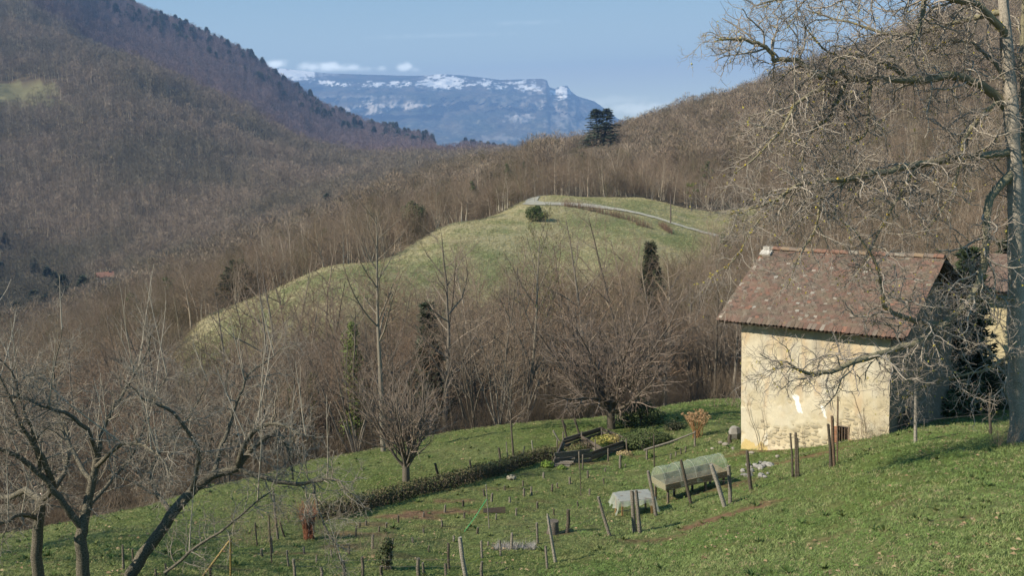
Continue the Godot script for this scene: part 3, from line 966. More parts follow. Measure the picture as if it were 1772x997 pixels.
# ---- the neighbouring house behind the walnut, half hidden ---------------------------------------------
func build_house() -> void:
	var p := pt(1668, 640, 47.0)
	var base := on_ground(p.x, p.z) - Vector3(0, 0.4, 0)
	var h := thing("house", "cream rendered house behind the laurels with an arched doorway", "house", base, -0.42)
	var cream := Color(0.60, 0.51, 0.32)
	var W := 7.0
	var Hh := 6.5
	var ax := 1.35
	var ar := 0.85
	var b := Buf.new()
	# front wall with an arch cut into it
	var spring := 1.55
	b.quad(Vector3(0, -1, 0), Vector3(0, Hh, 0), Vector3(ax - ar, Hh, 0), Vector3(ax - ar, -1, 0), cream)
	b.quad(Vector3(ax + ar, -1, 0), Vector3(ax + ar, Hh, 0), Vector3(W, Hh, 0), Vector3(W, -1, 0), cream)
	var k := 12
	for q in k:
		var a0 := PI - PI * q / k
		var a1 := PI - PI * (q + 1) / k
		var x0 := ax + cos(a0) * ar; var x1 := ax + cos(a1) * ar
		var v0 := spring + sin(a0) * ar; var v1 := spring + sin(a1) * ar
		b.quad(Vector3(x0, v0, 0), Vector3(x0, Hh, 0), Vector3(x1, Hh, 0), Vector3(x1, v1, 0), cream)
		b.quad(Vector3(x0, v0, -0.5), Vector3(x0, v0, 0), Vector3(x1, v1, 0), Vector3(x1, v1, -0.5), cream)
	b.quad(Vector3(ax - ar, -1, -0.5), Vector3(ax - ar, spring, -0.5), Vector3(ax - ar, spring, 0), Vector3(ax - ar, -1, 0), cream)
	b.quad(Vector3(ax + ar, -1, 0), Vector3(ax + ar, spring, 0), Vector3(ax + ar, spring, -0.5), Vector3(ax + ar, -1, -0.5), cream)
	b.quad(Vector3(0, -1, -6), Vector3(0, Hh, -6), Vector3(0, Hh, 0), Vector3(0, -1, 0), cream)
	b.quad(Vector3(W, -1, 0), Vector3(W, Hh, 0), Vector3(W, Hh, -6), Vector3(W, -1, -6), cream)
	b.quad(Vector3(W, -1, -6), Vector3(W, Hh, -6), Vector3(0, Hh, -6), Vector3(0, -1, -6), cream)
	part("wall", b, M.plaster, h)
	# voussoirs of the arch
	for q in 11:
		var a := PI - PI * (q + 0.5) / 11
		var vs := Buf.new()
		vs.box(Transform3D(Basis(Vector3.BACK, a - PI / 2), Vector3(ax + cos(a) * (ar + 0.13), spring + sin(a) * (ar + 0.13), 0.0)), Vector3(0.225, 0.27, 0.10), Color(0.46, 0.42, 0.30) * rr(0.85, 1.15))
		part("arch_stone", vs, M.stone, h)
	var dr := Buf.new()
	for q in 8: dr.box(Transform3D(Basis(), Vector3(ax - ar + 0.11 + q * 0.212, 0.7, -0.35)), Vector3(0.2, 3.4, 0.05), Color(1, 1, 1) * rr(0.7, 1.1))
	part("door", dr, textured(mat(0.10, 0.075, 0.055, 0.9, true), M.old_wood.albedo_texture, 2.0, false), h)
	var beam := Buf.new()
	beam.box(Transform3D(Basis(), Vector3(W / 2, Hh - 0.1, 0.12)), Vector3(W + 0.4, 0.2, 0.2))
	part("eave_beam", beam, M.old_wood, h)
	var roof := Buf.new()
	var tilt := Basis(Vector3.RIGHT, 0.16)
	roof.box(Transform3D(tilt, Vector3(W / 2, Hh + 0.45, -2.4)), Vector3(W + 1.0, 0.14, 6.4), Color(0.19, 0.12, 0.09))
	roof.box(Transform3D(Basis(Vector3.RIGHT, -0.16), Vector3(W / 2, Hh + 0.5, -7.7)), Vector3(W + 1.0, 0.14, 5.0), Color(0.19, 0.12, 0.09))
	var rp := part("roof", roof, M.stone, h)
	var tiles := []
	var tints := []
	for j in 40:
		for i in 46:
			var along := j * 0.155
			tiles.append(Transform3D(tilt * Basis(Vector3.RIGHT, 0.05) * Basis(Vector3.UP, rr(-0.04, 0.04)), Vector3(-0.45 + (i + (0.5 if j % 2 else 0.0)) * 0.172, Hh + 0.45, -2.4) + tilt * Vector3(0, 0.09, 3.1 - along)))
			tints.append(Color(0.20, 0.12, 0.09).lerp(Color(0.28, 0.20, 0.15), rng.randf()) * rr(0.7, 1.2))
	scatter("tiles", tile_mesh(0.165, 0.36, 0.014).mesh(), textured(mat(1, 1, 1, 0.92, true), M.stone.albedo_texture, 5.0, false), tiles, tints, rp)

# ---- trees ------------------------------------------------------------------------------------------
func rvec() -> Vector3:
	return Vector3(rng.randfn(), rng.randfn(), rng.randfn()) * 0.6

func lv(buf: int, n: int, k: int, jit: float, up: float, kids: int, a0: float, a1: float, lr: float, le: float, rad: float, s0: float, tip: float) -> Dictionary:
	return {"b": buf, "n": n, "k": k, "jit": jit, "up": up, "kids": kids, "a0": a0, "a1": a1, "lr": lr, "le": le, "rad": rad, "s0": s0, "tip": tip}

# buf: which part, n: segments, k: sides, jit: crookedness, up: pull upwards, kids: side shoots with angles a0..a1,
# lr / le: their length against the parent at its foot / its tip, rad: their thickness, s0: bare share, tip: thickness at the tip
func grow(bufs: Array, p: Vector3, d: Vector3, L: float, r: float, lev: int, T: Array, cols: Array) -> void:
	var q: Dictionary = T[lev]
	var n: int = q.n
	var P := PackedVector3Array()
	var R := PackedFloat32Array()
	var step := L / n
	for s in n + 1:
		P.append(p)
		R.append(maxf(r * lerpf(1.0, q.tip, float(s) / n), 0.0025))
		d = (d + rvec() * float(q.jit) + Vector3.UP * float(q.up)).normalized()
		p += d * step
	(bufs[q.b] as Buf).tube(P, R, q.k, cols[mini(lev, cols.size() - 1)], cols[mini(lev + 1, cols.size() - 1)])
	if lev + 1 < T.size(): shoots(bufs, P, R, L, lev, T, cols)

func shoots(bufs: Array, P: PackedVector3Array, R: PackedFloat32Array, L: float, lev: int, T: Array, cols: Array) -> void:
	var q: Dictionary = T[lev]
	var n := P.size() - 1
	var kids: int = q.kids
	var turn := rr(0, TAU)
	for c in kids:
		var t := lerpf(q.s0, 1.0, (c + rr(0.1, 0.9)) / kids)
		var f := minf(t * n, n - 0.001)
		var i := int(f)
		var at := P[i].lerp(P[i + 1], f - i)
		var tan := (P[i + 1] - P[i]).normalized()
		var side := tan.cross(Vector3.UP if absf(tan.y) < 0.95 else Vector3.RIGHT).normalized()
		turn += 2.4 + rr(-0.5, 0.5)
		side = side.rotated(tan, turn)
		var a := deg_to_rad(rr(q.a0, q.a1))
		var dir := tan * cos(a) + side * sin(a)
		var len: float = L * lerpf(q.lr, q.le, t) * rr(0.7, 1.25)
		grow(bufs, at, dir, len, minf(lerpf(R[i], R[i + 1], f - i) * q.rad, len * slim), lev + 1, T, cols)

var slim := 0.05      # thickest a shoot may be against its length
const BARK := Color(0.38, 0.345, 0.29)
const LIMB := Color(0.23, 0.195, 0.16)
const TWIG := Color(0.20, 0.158, 0.125)
var kinds := {}      # name -> array of [trunk mesh, crown mesh]
var far_trees: Array = []

func make_kind(called: String, count: int, T: Array, L: float, r: float, cols: Array, lean := 0.05, stems := 1) -> void:
	var out := []
	for k in count:
		var a := Buf.new()
		var b := Buf.new()
		for s in stems:
			var d := (Vector3.UP + Vector3(rr(-1, 1), 0, rr(-1, 1)) * lean).normalized()
			var p := Vector3(rr(-1, 1), 0, rr(-1, 1)) * (0.25 * (stems - 1) / 3.0) - Vector3(0, 0.3, 0)
			grow([a, b], p, d, L * rr(0.88, 1.1), r * rr(0.85, 1.1), 0, T, cols)
		out.append([a.mesh(), b.mesh()])
	kinds[called] = out

func joined(pair: Array) -> ArrayMesh:      # trunk and crown of a far tree in one mesh
	var st := SurfaceTool.new()
	st.begin(Mesh.PRIMITIVE_TRIANGLES)
	for m in pair: if m.get_surface_count(): st.append_from(m, 0, Transform3D())
	return st.commit()

func build_prototypes() -> void:
	M.bark = textured(mat(1, 1, 1, 0.95, true), noise_tex(0.05, 0.55, 1.0, 11, 256), 2.2, false)
	M.twig = mat(1, 1, 1, 0.9, true)
	M.bark_dark = textured(mat(0.62, 0.6, 0.58, 0.95, true), M.bark.albedo_texture, 2.2, false)
	M.twig_red = mat(0.98, 0.86, 0.78, 0.9, true)
	M.twig_grey = mat(1.12, 1.08, 1.0, 0.9, true)
	M.birch = mat(1.75, 1.75, 1.7, 0.9, true)
	M.leaf = mat(1, 1, 1, 0.6, true)
	M.leaf.backlight_enabled = true
	M.leaf.backlight = Color(0.25, 0.3, 0.12)
	var cols := [BARK, LIMB, TWIG, TWIG]
	# tall woodland tree: long trunk, steep limbs
	make_kind("tall", 4, [lv(0, 9, 6, 0.09, 0.02, 15, 34, 66, 0.44, 0.2, 0.55, 0.26, 0.15), lv(1, 6, 4, 0.26, 0.07, 9, 34, 68, 0.5, 0.24, 0.62, 0.15, 0.25), lv(1, 4, 3, 0.34, 0.03, 6, 28, 68, 0.55, 0.35, 0.68, 0.1, 0.35), lv(1, 2, 3, 0.34, 0.02, 0, 0, 0, 0, 0, 0, 0, 0.5)], 11.5, 0.15, cols)
	# bushy tree: short trunk, wide dome
	make_kind("round", 4, [lv(0, 6, 6, 0.14, 0.02, 13, 35, 72, 0.80, 0.5, 0.64, 0.25, 0.25), lv(1, 6, 4, 0.26, 0.06, 10, 32, 66, 0.5, 0.28, 0.62, 0.12, 0.25), lv(1, 4, 3, 0.34, 0.03, 7, 28, 66, 0.55, 0.35, 0.68, 0.1, 0.35), lv(1, 2, 3, 0.34, 0.02, 0, 0, 0, 0, 0, 0, 0, 0.5)], 7.2, 0.16, cols)
	# slim pole with a thin head
	make_kind("pole", 3, [lv(0, 8, 5, 0.08, 0.03, 14, 28, 58, 0.28, 0.15, 0.5, 0.35, 0.15), lv(1, 4, 3, 0.24, 0.07, 7, 28, 60, 0.5, 0.3, 0.62, 0.1, 0.3), lv(1, 3, 3, 0.3, 0.04, 4, 25, 60, 0.5, 0.3, 0.65, 0.1, 0.4), lv(1, 1, 3, 0.3, 0.03, 0, 0, 0, 0, 0, 0, 0, 0.5)], 10.0, 0.09, cols)
	# coppice: several stems from one stool
	make_kind("coppice", 3, [lv(0, 7, 4, 0.13, 0.03, 9, 26, 58, 0.40, 0.18, 0.58, 0.3, 0.2), lv(1, 4, 3, 0.26, 0.06, 8, 28, 62, 0.5, 0.3, 0.62, 0.15, 0.3), lv(1, 3, 3, 0.32, 0.04, 4, 25, 55, 0.5, 0.35, 0.6, 0.1, 0.4)], 8.0, 0.075, cols, 0.30, 6)
	# brush: thicket of thin stems
	make_kind("brush", 3, [lv(0, 4, 3, 0.10, 0.03, 7, 20, 50, 0.45, 0.25, 0.6, 0.15, 0.3), lv(1, 3, 3, 0.16, 0.05, 5, 25, 60, 0.5, 0.4, 0.65, 0.1, 0.4), lv(1, 1, 3, 0.2, 0.02, 0, 0, 0, 0, 0, 0, 0, 0.5)], 2.6, 0.016, [LIMB, TWIG, TWIG], 0.55, 16)
	# far trees: fewer, coarser shoots
	for k in 4:
		var a := Buf.new()
		var H := [9.5, 8.5, 11.0, 8.0][k] as float
		var T := [lv(0, 4, 3, 0.06, 0.02, 11, 28, 58, 0.5, 0.22, 0.55, 0.28, 0.2), lv(0, 2, 3, 0.12, 0.08, 6, 30, 60, 0.5, 0.35, 0.75, 0.15, 0.4)]
		grow([a], Vector3(0, -0.5, 0), Vector3.UP, H, 0.17, 0, T, [BARK, LIMB, TWIG])
		# sprays of twigs through the crown
		for m in 210:
			var u := rr(0.32, 1.08)
			var w := sin(clampf((u - 0.25) / 0.88, 0.05, 1.0) * PI) * H * 0.30 + 0.3
			var ang := rr(0, TAU)
			var rad := w * sqrt(rng.randf())
			var p := Vector3(cos(ang) * rad, u * H, sin(ang) * rad)
			var d := (Vector3(cos(ang) * 0.7, 0.9, sin(ang) * 0.7) + rvec() * 0.6).normalized()
			var s := d.cross(rvec()).normalized() * rr(0.035, 0.07)
			var L := rr(0.9, 1.9)
			a.flat(p - s, p + s, p + d * L, TWIG.lerp(LIMB, rng.randf()))
		far_trees.append(a.mesh())

func conifer(H: float, W: float, tiers: int, col: Color, seed_: int, point := 1.0, mesh_leaf := 0.16, dense := 1.0) -> Array:    # [trunk, needles]
	var a := Buf.new()
	var b := Buf.new()
	a.tube(PackedVector3Array([Vector3(0, -0.3, 0), Vector3(0, H * 0.5, 0), Vector3(0, H * 0.97, 0)]), PackedFloat32Array([H * 0.022, H * 0.014, 0.01]), 6, BARK * 0.7, BARK * 0.6)
	for t in tiers:
		var f := (t + rr(0, 0.6)) / tiers
		var y := H * lerpf(0.10, 0.97, f)
		var R := W * 0.5 * pow(1.0 - f, point) * rr(0.75, 1.15) + 0.08
		var n := 6 + int(rng.randf() * 4)
		for k in n:
			var ang := TAU * k / n + rr(-0.4, 0.4) + t * 1.3
			var out := Vector3(cos(ang), rr(0.05, 0.4), sin(ang)).normalized()
			var L := R * rr(0.7, 1.15)
			var tip := Vector3(0, y, 0) + out * L
			a.tube(PackedVector3Array([Vector3(0, y, 0), tip]), PackedFloat32Array([0.02, 0.006]), 3, LIMB * 0.7, LIMB * 0.6)
			var m := int((8 + L * 14.0) * dense)
			for q in m:
				var g := rr(0.12, 1.05)
				var c := Vector3(0, y, 0).lerp(tip, g) + rvec() * 0.10 * (1.0 + L * 0.3)
				for w in 3:
					var d := (out + rvec() * 0.9 + Vector3(0, 0.05, 0)).normalized()
					var s := d.cross(rvec()).normalized() * mesh_leaf * 0.42
					var l2 := mesh_leaf * rr(1.2, 2.6)
					b.flat(c - s, c + s, c + d * l2, col * rr(0.65, 1.35))
	return [a.mesh(), b.mesh()]

func leaf_ball(b: Buf, ctr: Vector3, rad: Vector3, count: int, size: float, col: Color, col2: Color, shell := 0.45) -> void:
	for k in count:
		var d := rvec().normalized()
		var p := ctr + d * rad * pow(rr(shell * shell * shell, 1.0), 0.3333)
		var nrm := (d + rvec() * 0.7 + Vector3(0, 0.3, 0)).normalized()
		var s := nrm.cross(rvec()).normalized() * size * rr(0.6, 1.3)
		var t := nrm.cross(s).normalized() * size * rr(0.4, 0.75)
		var c := col.lerp(col2, rng.randf()) * rr(0.8, 1.2)
		b.quad(p - s, p + t, p + s, p - t, c)

var veil := PackedFloat32Array()     # how high the ground in front reaches, along every line of sight

func shown(x: float, y: float, z: float, margin: float) -> bool:
	var cd := column(x, z)
	var s := int(clampf((log(cd.y * 0.94) - S0) / (S1 - S0) * (NS - 1), 0.0, NS - 1.0))
	var q := int(clampf((cd.x - C0) / (C1 - C0) * (NC - 1), 0.0, NC - 1.0))
	return (y - CAM.y) / cd.y > veil[s * NC + q] - margin

func free_ground(x: float, z: float) -> bool:
	var p := Vector2(x, z)
	if Geometry2D.is_point_in_polygon(p, meadow): return false
	for q in pastures: if Geometry2D.is_point_in_polygon(p, q[0]): return false
	return true

func build_woods() -> void:
	veil.resize(NS * NC)
	for q in NC: veil[q] = -9.0
	for j in range(1, NS):
		for q in NC: veil[j * NC + q] = maxf(veil[(j - 1) * NC + q], grid[(j - 1) * NC + q])
	# 1. single trees of the gully below the garden
	var names := ["tall", "round", "round", "coppice", "tall", "pole", "round", "coppice", "tall"]
	var words := {"tall": ["woodland_tree", "tall bare tree with steep limbs in the crowded gully wood", "tall bare trees of the gully wood"],
		"round": ["spreading_tree", "bare round headed tree in the crowded gully wood", "round headed trees of the gully wood"],
		"pole": ["pole_tree", "slim bare pole tree with a thin head in the gully wood", "slim pole trees of the gully wood"],
		"coppice": ["coppice_tree", "bare tree of several stems from one foot in the gully wood", "many stemmed trees of the gully wood"]}
	var proto := {}
	var cand := []
	var D := 46.0
	while D < 112.0:
		var sp := 2.7 + (D - 46.0) * 0.02
		var c := -0.66
		while c < 0.66:
			var x := (c * D) + rr(-1, 1) * sp * 0.42
			var z := -D + rr(-1, 1) * sp * 0.42
			c += sp / D
			var inside := in_lawn(x, z)
			if inside > -1.6 or not free_ground(x, z): continue
			if x > 5.0 and z > -62.0: continue
			if x > 2.0 and inside > -5.0: continue
			cand.append(Vector2(x, z))
		D += sp
	var singles := 0
	var rest_where := {}
	var rest_tint := {}
	for p in cand:
		var kind: String = names[rng.randi() % names.size()]
		if in_lawn(p.x, p.y) > -5.0 and rng.randf() < 0.5: kind = "pole" if rng.randf() < 0.3 else "coppice"
		var h := rr(0.6, 1.0) * (1.22 if p.y < -60.0 and p.x > -26.0 and p.x < 16.0 else 1.0) * (0.8 if p.x < -14.0 and p.y > -60.0 else 1.0)
		var near: bool = -p.y < 84.0
		if near and singles < 290:
			singles += 1
			if not proto.has(kind):
				proto[kind] = []
				for v in kinds[kind].size(): proto[kind].append(null)
			var v: int = rng.randi() % kinds[kind].size()
			var o: Node3D
			if proto[kind][v] == null:
				o = thing(words[kind][0], words[kind][1], "tree", Vector3.ZERO, 0.0, words[kind][2])
				part("trunk", kinds[kind][v][0], M.bark, o)
				tag(part("crown", kinds[kind][v][1], M.twig, o), "", "", "", "stuff")
				proto[kind][v] = o
			else:
				o = proto[kind][v].duplicate()
				o.name = numbered(words[kind][0])
				add_child(o, true)
				tag(o, words[kind][1], "tree", words[kind][2])
			(o.get_child(1) as MeshInstance3D).material_override = [M.twig, M.twig_red, M.twig_grey, M.twig][rng.randi() % 4]
			(o.get_child(0) as MeshInstance3D).material_override = [M.bark, M.bark_dark, M.bark][rng.randi() % 3]
			o.position = on_ground(p.x, p.y)
			o.rotation.y = rr(0, TAU)
			o.scale = Vector3(h, h * rr(0.95, 1.1), h)
		else:
			var v: int = rng.randi() % kinds[kind].size()
			var key := kind + str(v)
			if not rest_where.has(key): rest_where[key] = []; rest_tint[key] = []
			rest_where[key].append(Transform3D(Basis(Vector3.UP, rr(0, TAU)).scaled(Vector3.ONE * h), on_ground(p.x, p.y)))
			rest_tint[key].append(tint_near(p.x, p.y))
	# 2. the same trees further off, as woods
	D = 112.0
	while D < 330.0:
		var sp := 2.9 + (D - 112.0) * 0.010
		var c := -0.72
		while c < 0.72:
			var x := (c * D) + rr(-1, 1) * sp * 0.45
			var z := -D + rr(-1, 1) * sp * 0.45
			c += sp / D
			if not free_ground(x, z): continue
			var p := on_ground(x, z)
			if not shown(x, p.y + 12.0, z, 0.012): continue
			if near_road(x, z): continue
			var kind: String = names[rng.randi() % names.size()]
			var v: int = rng.randi() % kinds[kind].size()
			var key := kind + str(v)
			if not rest_where.has(key): rest_where[key] = []; rest_tint[key] = []
			var h := rr(0.55, 0.95) * (0.75 if D > 230.0 and c > -0.10 and c < 0.03 else 1.0)
			if c > -0.265 and c < -0.195 and D > 150.0 and D < 232.0 and rng.randf() < 0.6: continue
			if c > -0.20 and c < -0.0 and D > 190.0 and D < 222.0 and absf(x + 3.0) < 5.0: continue
			rest_where[key].append(Transform3D(Basis(Vector3.UP, rr(0, TAU)).scaled(Vector3(h, h * rr(0.9, 1.1), h)), p))
			rest_tint[key].append(tint_near(x, z))
		D += sp
	var total := 0
	for key in rest_where:
		total += rest_where[key].size()
		var pair: Array = kinds[key.rstrip("0123456789")][int(key.right(1))]
		tag(scatter("wood", joined(pair), M.twig, rest_where[key], rest_tint[key]), "bare brown wood clothing the far side of the gully and the flanks of the meadow spur")
	var brush_where := [[], [], []]
	var brush_tint := [[], [], []]
	D = 44.0
	while D < 262.0:
		var sp := 1.45 + (D - 44.0) * 0.018
		var c := -0.68
		while c < 0.66:
			var x := (c * D) + rr(-1, 1) * sp * 0.5
			var z := -D + rr(-1, 1) * sp * 0.5
			c += sp / D
			var inside := in_lawn(x, z)
			if inside > -1.0 or not free_ground(x, z): continue
			if D > 190.0 and (c < -0.35 or c > 0.35): continue
			if x > 4.0 and inside > -3.5: continue
			var k := rng.randi() % 3
			var h := rr(0.35, 0.95) * (0.7 if inside > -4.0 else 1.0) * (1.0 + (D - 44.0) * 0.006)
			brush_where[k].append(Transform3D(Basis(Vector3.UP, rr(0, TAU)).scaled(Vector3(h, h * rr(0.7, 1.2), h)), on_ground(x, z)))
			brush_tint[k].append(tint_near(x, z) * rr(0.6, 0.95))
		D += sp
	for k in 3:
		total += brush_where[k].size()
		tag(scatter("undergrowth", joined(kinds["brush"][k]), M.twig, brush_where[k], brush_tint[k]), "brown leafless undergrowth filling the gully wood")
	print("singles ", singles, " wood ", total)
	# 3. far woods on the valley sides
	var far_where := [[], [], [], []]
	var far_tint := [[], [], [], []]
	var fir_where := []
	var fir_tint := []
	var patch := FastNoiseLite.new()
	patch.seed = 61; patch.frequency = 0.006; patch.fractal_octaves = 3
	D = 325.0
	while D < 3300.0:
		var sp := clampf(D * 0.0078, 3.6, 15.0)
		var c := -0.70
		while c < 0.66:
			var x := (c * D) + rr(-1, 1) * sp * 0.5
			var z := -D + rr(-1, 1) * sp * 0.5
			c += sp / D
			var p := on_ground(x, z)
			if not shown(x, p.y + 15.0, z, 0.004): continue
			if not free_ground(x, z): continue
			var at := pixel_of(p)
			if absf(at.x - 186.0) < 24.0 and at.y > 476.0 and at.y < 530.0: continue      # the farmhouse stands clear
			var k := rng.randi() % 4
			var h := sp / 5.4 * rr(0.8, 1.3) if D > 600.0 else rr(0.75, 1.15)
			h = clampf(h, 0.7, 2.4)
			if absf(c - 0.093) < 0.034 and D > 330.0 and D < 512.0: h *= 0.42      # low growth below the cedar
			if c > -0.10 and c < 0.03 and D < 760.0: h *= 0.66
			var n := patch.get_noise_2d(x, z)
			var left := x < -20.0 and D > 420.0
			var px := pixel_of(p)
			var gloom := clampf((170.0 - px.x + (px.y - 480.0) * 0.5) / 60.0, 0, 1) * clampf((px.y - 385.0 - px.x * 0.35) / 40.0, 0, 1) if left else 0.0      # side gully: a few extra evergreens, and valley shade tinted into its bare trees
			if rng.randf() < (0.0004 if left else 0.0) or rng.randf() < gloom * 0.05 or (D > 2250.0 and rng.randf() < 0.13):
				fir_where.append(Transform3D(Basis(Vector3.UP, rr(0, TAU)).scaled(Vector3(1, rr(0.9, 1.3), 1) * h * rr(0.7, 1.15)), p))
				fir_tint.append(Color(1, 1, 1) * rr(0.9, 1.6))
				continue
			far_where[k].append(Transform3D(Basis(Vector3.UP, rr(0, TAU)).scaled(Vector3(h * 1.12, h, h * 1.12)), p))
			var tn := Color(1, 1, 1)
			if left:
				tn = Color(0.80, 0.83, 0.74).lerp(Color(1.18, 1.12, 1.04), clampf(0.5 + n * 1.5 + rr(-0.35, 0.35), 0, 1))
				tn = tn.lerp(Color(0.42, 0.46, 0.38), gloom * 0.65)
				if D > 1650.0 or (c > -0.33 and D > 1350.0): tn = Color(0.92, 0.80, 0.95) * rr(0.85, 1.1)  # blue haze over the far ridge mixed into the tree tint as purple
			else: tn = tint_near(x, z)
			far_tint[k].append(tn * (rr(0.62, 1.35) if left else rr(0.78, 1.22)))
		D += sp
	for k in 4:
		total += far_where[k].size()
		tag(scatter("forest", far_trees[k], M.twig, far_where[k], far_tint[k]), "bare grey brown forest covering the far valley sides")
	var fir := conifer(11.0, 6.5, 12, Color(0.062, 0.072, 0.050), 5, 0.75, 0.8, 0.4)
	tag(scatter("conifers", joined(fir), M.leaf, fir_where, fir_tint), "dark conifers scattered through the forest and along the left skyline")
	print("all wood ", total, " firs ", fir_where.size())

func tint_near(x: float, z := 0.0) -> Color:
	# kinds grow in patches: pale grey ash, brown hornbeam, dark olive thicket
	var t := tone_noise.get_noise_2d(x * 0.5 + 700.0, z * 0.5) * 2.0 + rr(-0.5, 0.5)
	var c := Color(1.05, 0.97, 0.88)
	if t > 0.28: c = Color(1.26, 1.23, 1.15)
	elif t < -0.42: c = Color(0.66, 0.67, 0.52)
	elif t < -0.1: c = Color(0.88, 0.85, 0.76)
	return c * rr(0.8, 1.22)

func near_road(x: float, z: float) -> bool:
	return false

# ---- trees that stand out ------------------------------------------------------------------------------
func tree_from(called: String, label: String, kind: String, v: int, at: Vector3, scale_: Vector3, bark: Material, twig: Material, group := "") -> Node3D:
	var o := thing(called, label, "tree", at, rr(0, TAU), group)
	part("trunk", kinds[kind][v][0], bark, o)
	tag(part("crown", kinds[kind][v][1], twig, o), "", "", "", "stuff")
	o.scale = scale_
	return o

func grown(called: String, label: String, at: Vector3, T: Array, L: float, r: float, cols: Array, bark: Material, twig: Material, stems := 1, lean := 0.04) -> Node3D:
	var a := Buf.new()
	var b := Buf.new()
	for s in stems:
		grow([a, b], Vector3(rr(-1, 1), -0.3, rr(-1, 1)) * (0.2 if stems > 1 else 0.0) - Vector3(0, 0.2, 0), (Vector3.UP + Vector3(rr(-1, 1), 0, rr(-1, 1)) * lean).normalized(), L * rr(0.92, 1.06), r, 0, T, cols)
	var o := thing(called, label, "tree", at)
	part("trunk", a, bark, o)
	tag(part("crown", b, twig, o), "", "", "", "stuff")
	return o

func evergreen(called: String, label: String, category: String, at: Vector3, H: float, W: float, tiers: int, col: Color, point: float, leaf: float) -> Node3D:
	var c := conifer(H, W, tiers, col, 1, point, leaf)
	var o := thing(called, label, category, at)
	part("trunk", c[0], M.bark_dark, o)
	tag(part("crown", c[1], M.leaf, o), "", "", "", "stuff")
	return o

func shrub(called: String, label: String, at: Vector3, balls: Array, count: int, size: float, c1: Color, c2: Color, category := "shrub") -> Node3D:
	var o := thing(called, label, category, at)
	var st := Buf.new()
	var lf := Buf.new()
	for q in balls:
		var ctr := Vector3(q[0], q[1], q[2])
		leaf_ball(lf, ctr, Vector3(q[3], q[4], q[5]), int(count / float(balls.size())), size, c1, c2)
		for k in 5:
			st.tube(PackedVector3Array([Vector3(q[0] * 0.5 + rr(-0.1, 0.1), -0.2, q[2] * 0.5), ctr + rvec() * 0.1, ctr + Vector3(q[3] * rr(-0.6, 0.6), q[4] * rr(0.2, 0.8), q[5] * rr(-0.6, 0.6))]), PackedFloat32Array([0.035, 0.02, 0.006]), 4, LIMB, TWIG)
	tag(part("stems", st, M.twig, o), "", "", "", "stuff")
	tag(part("foliage", lf, M.leaf, o), "", "", "", "stuff")
	return o

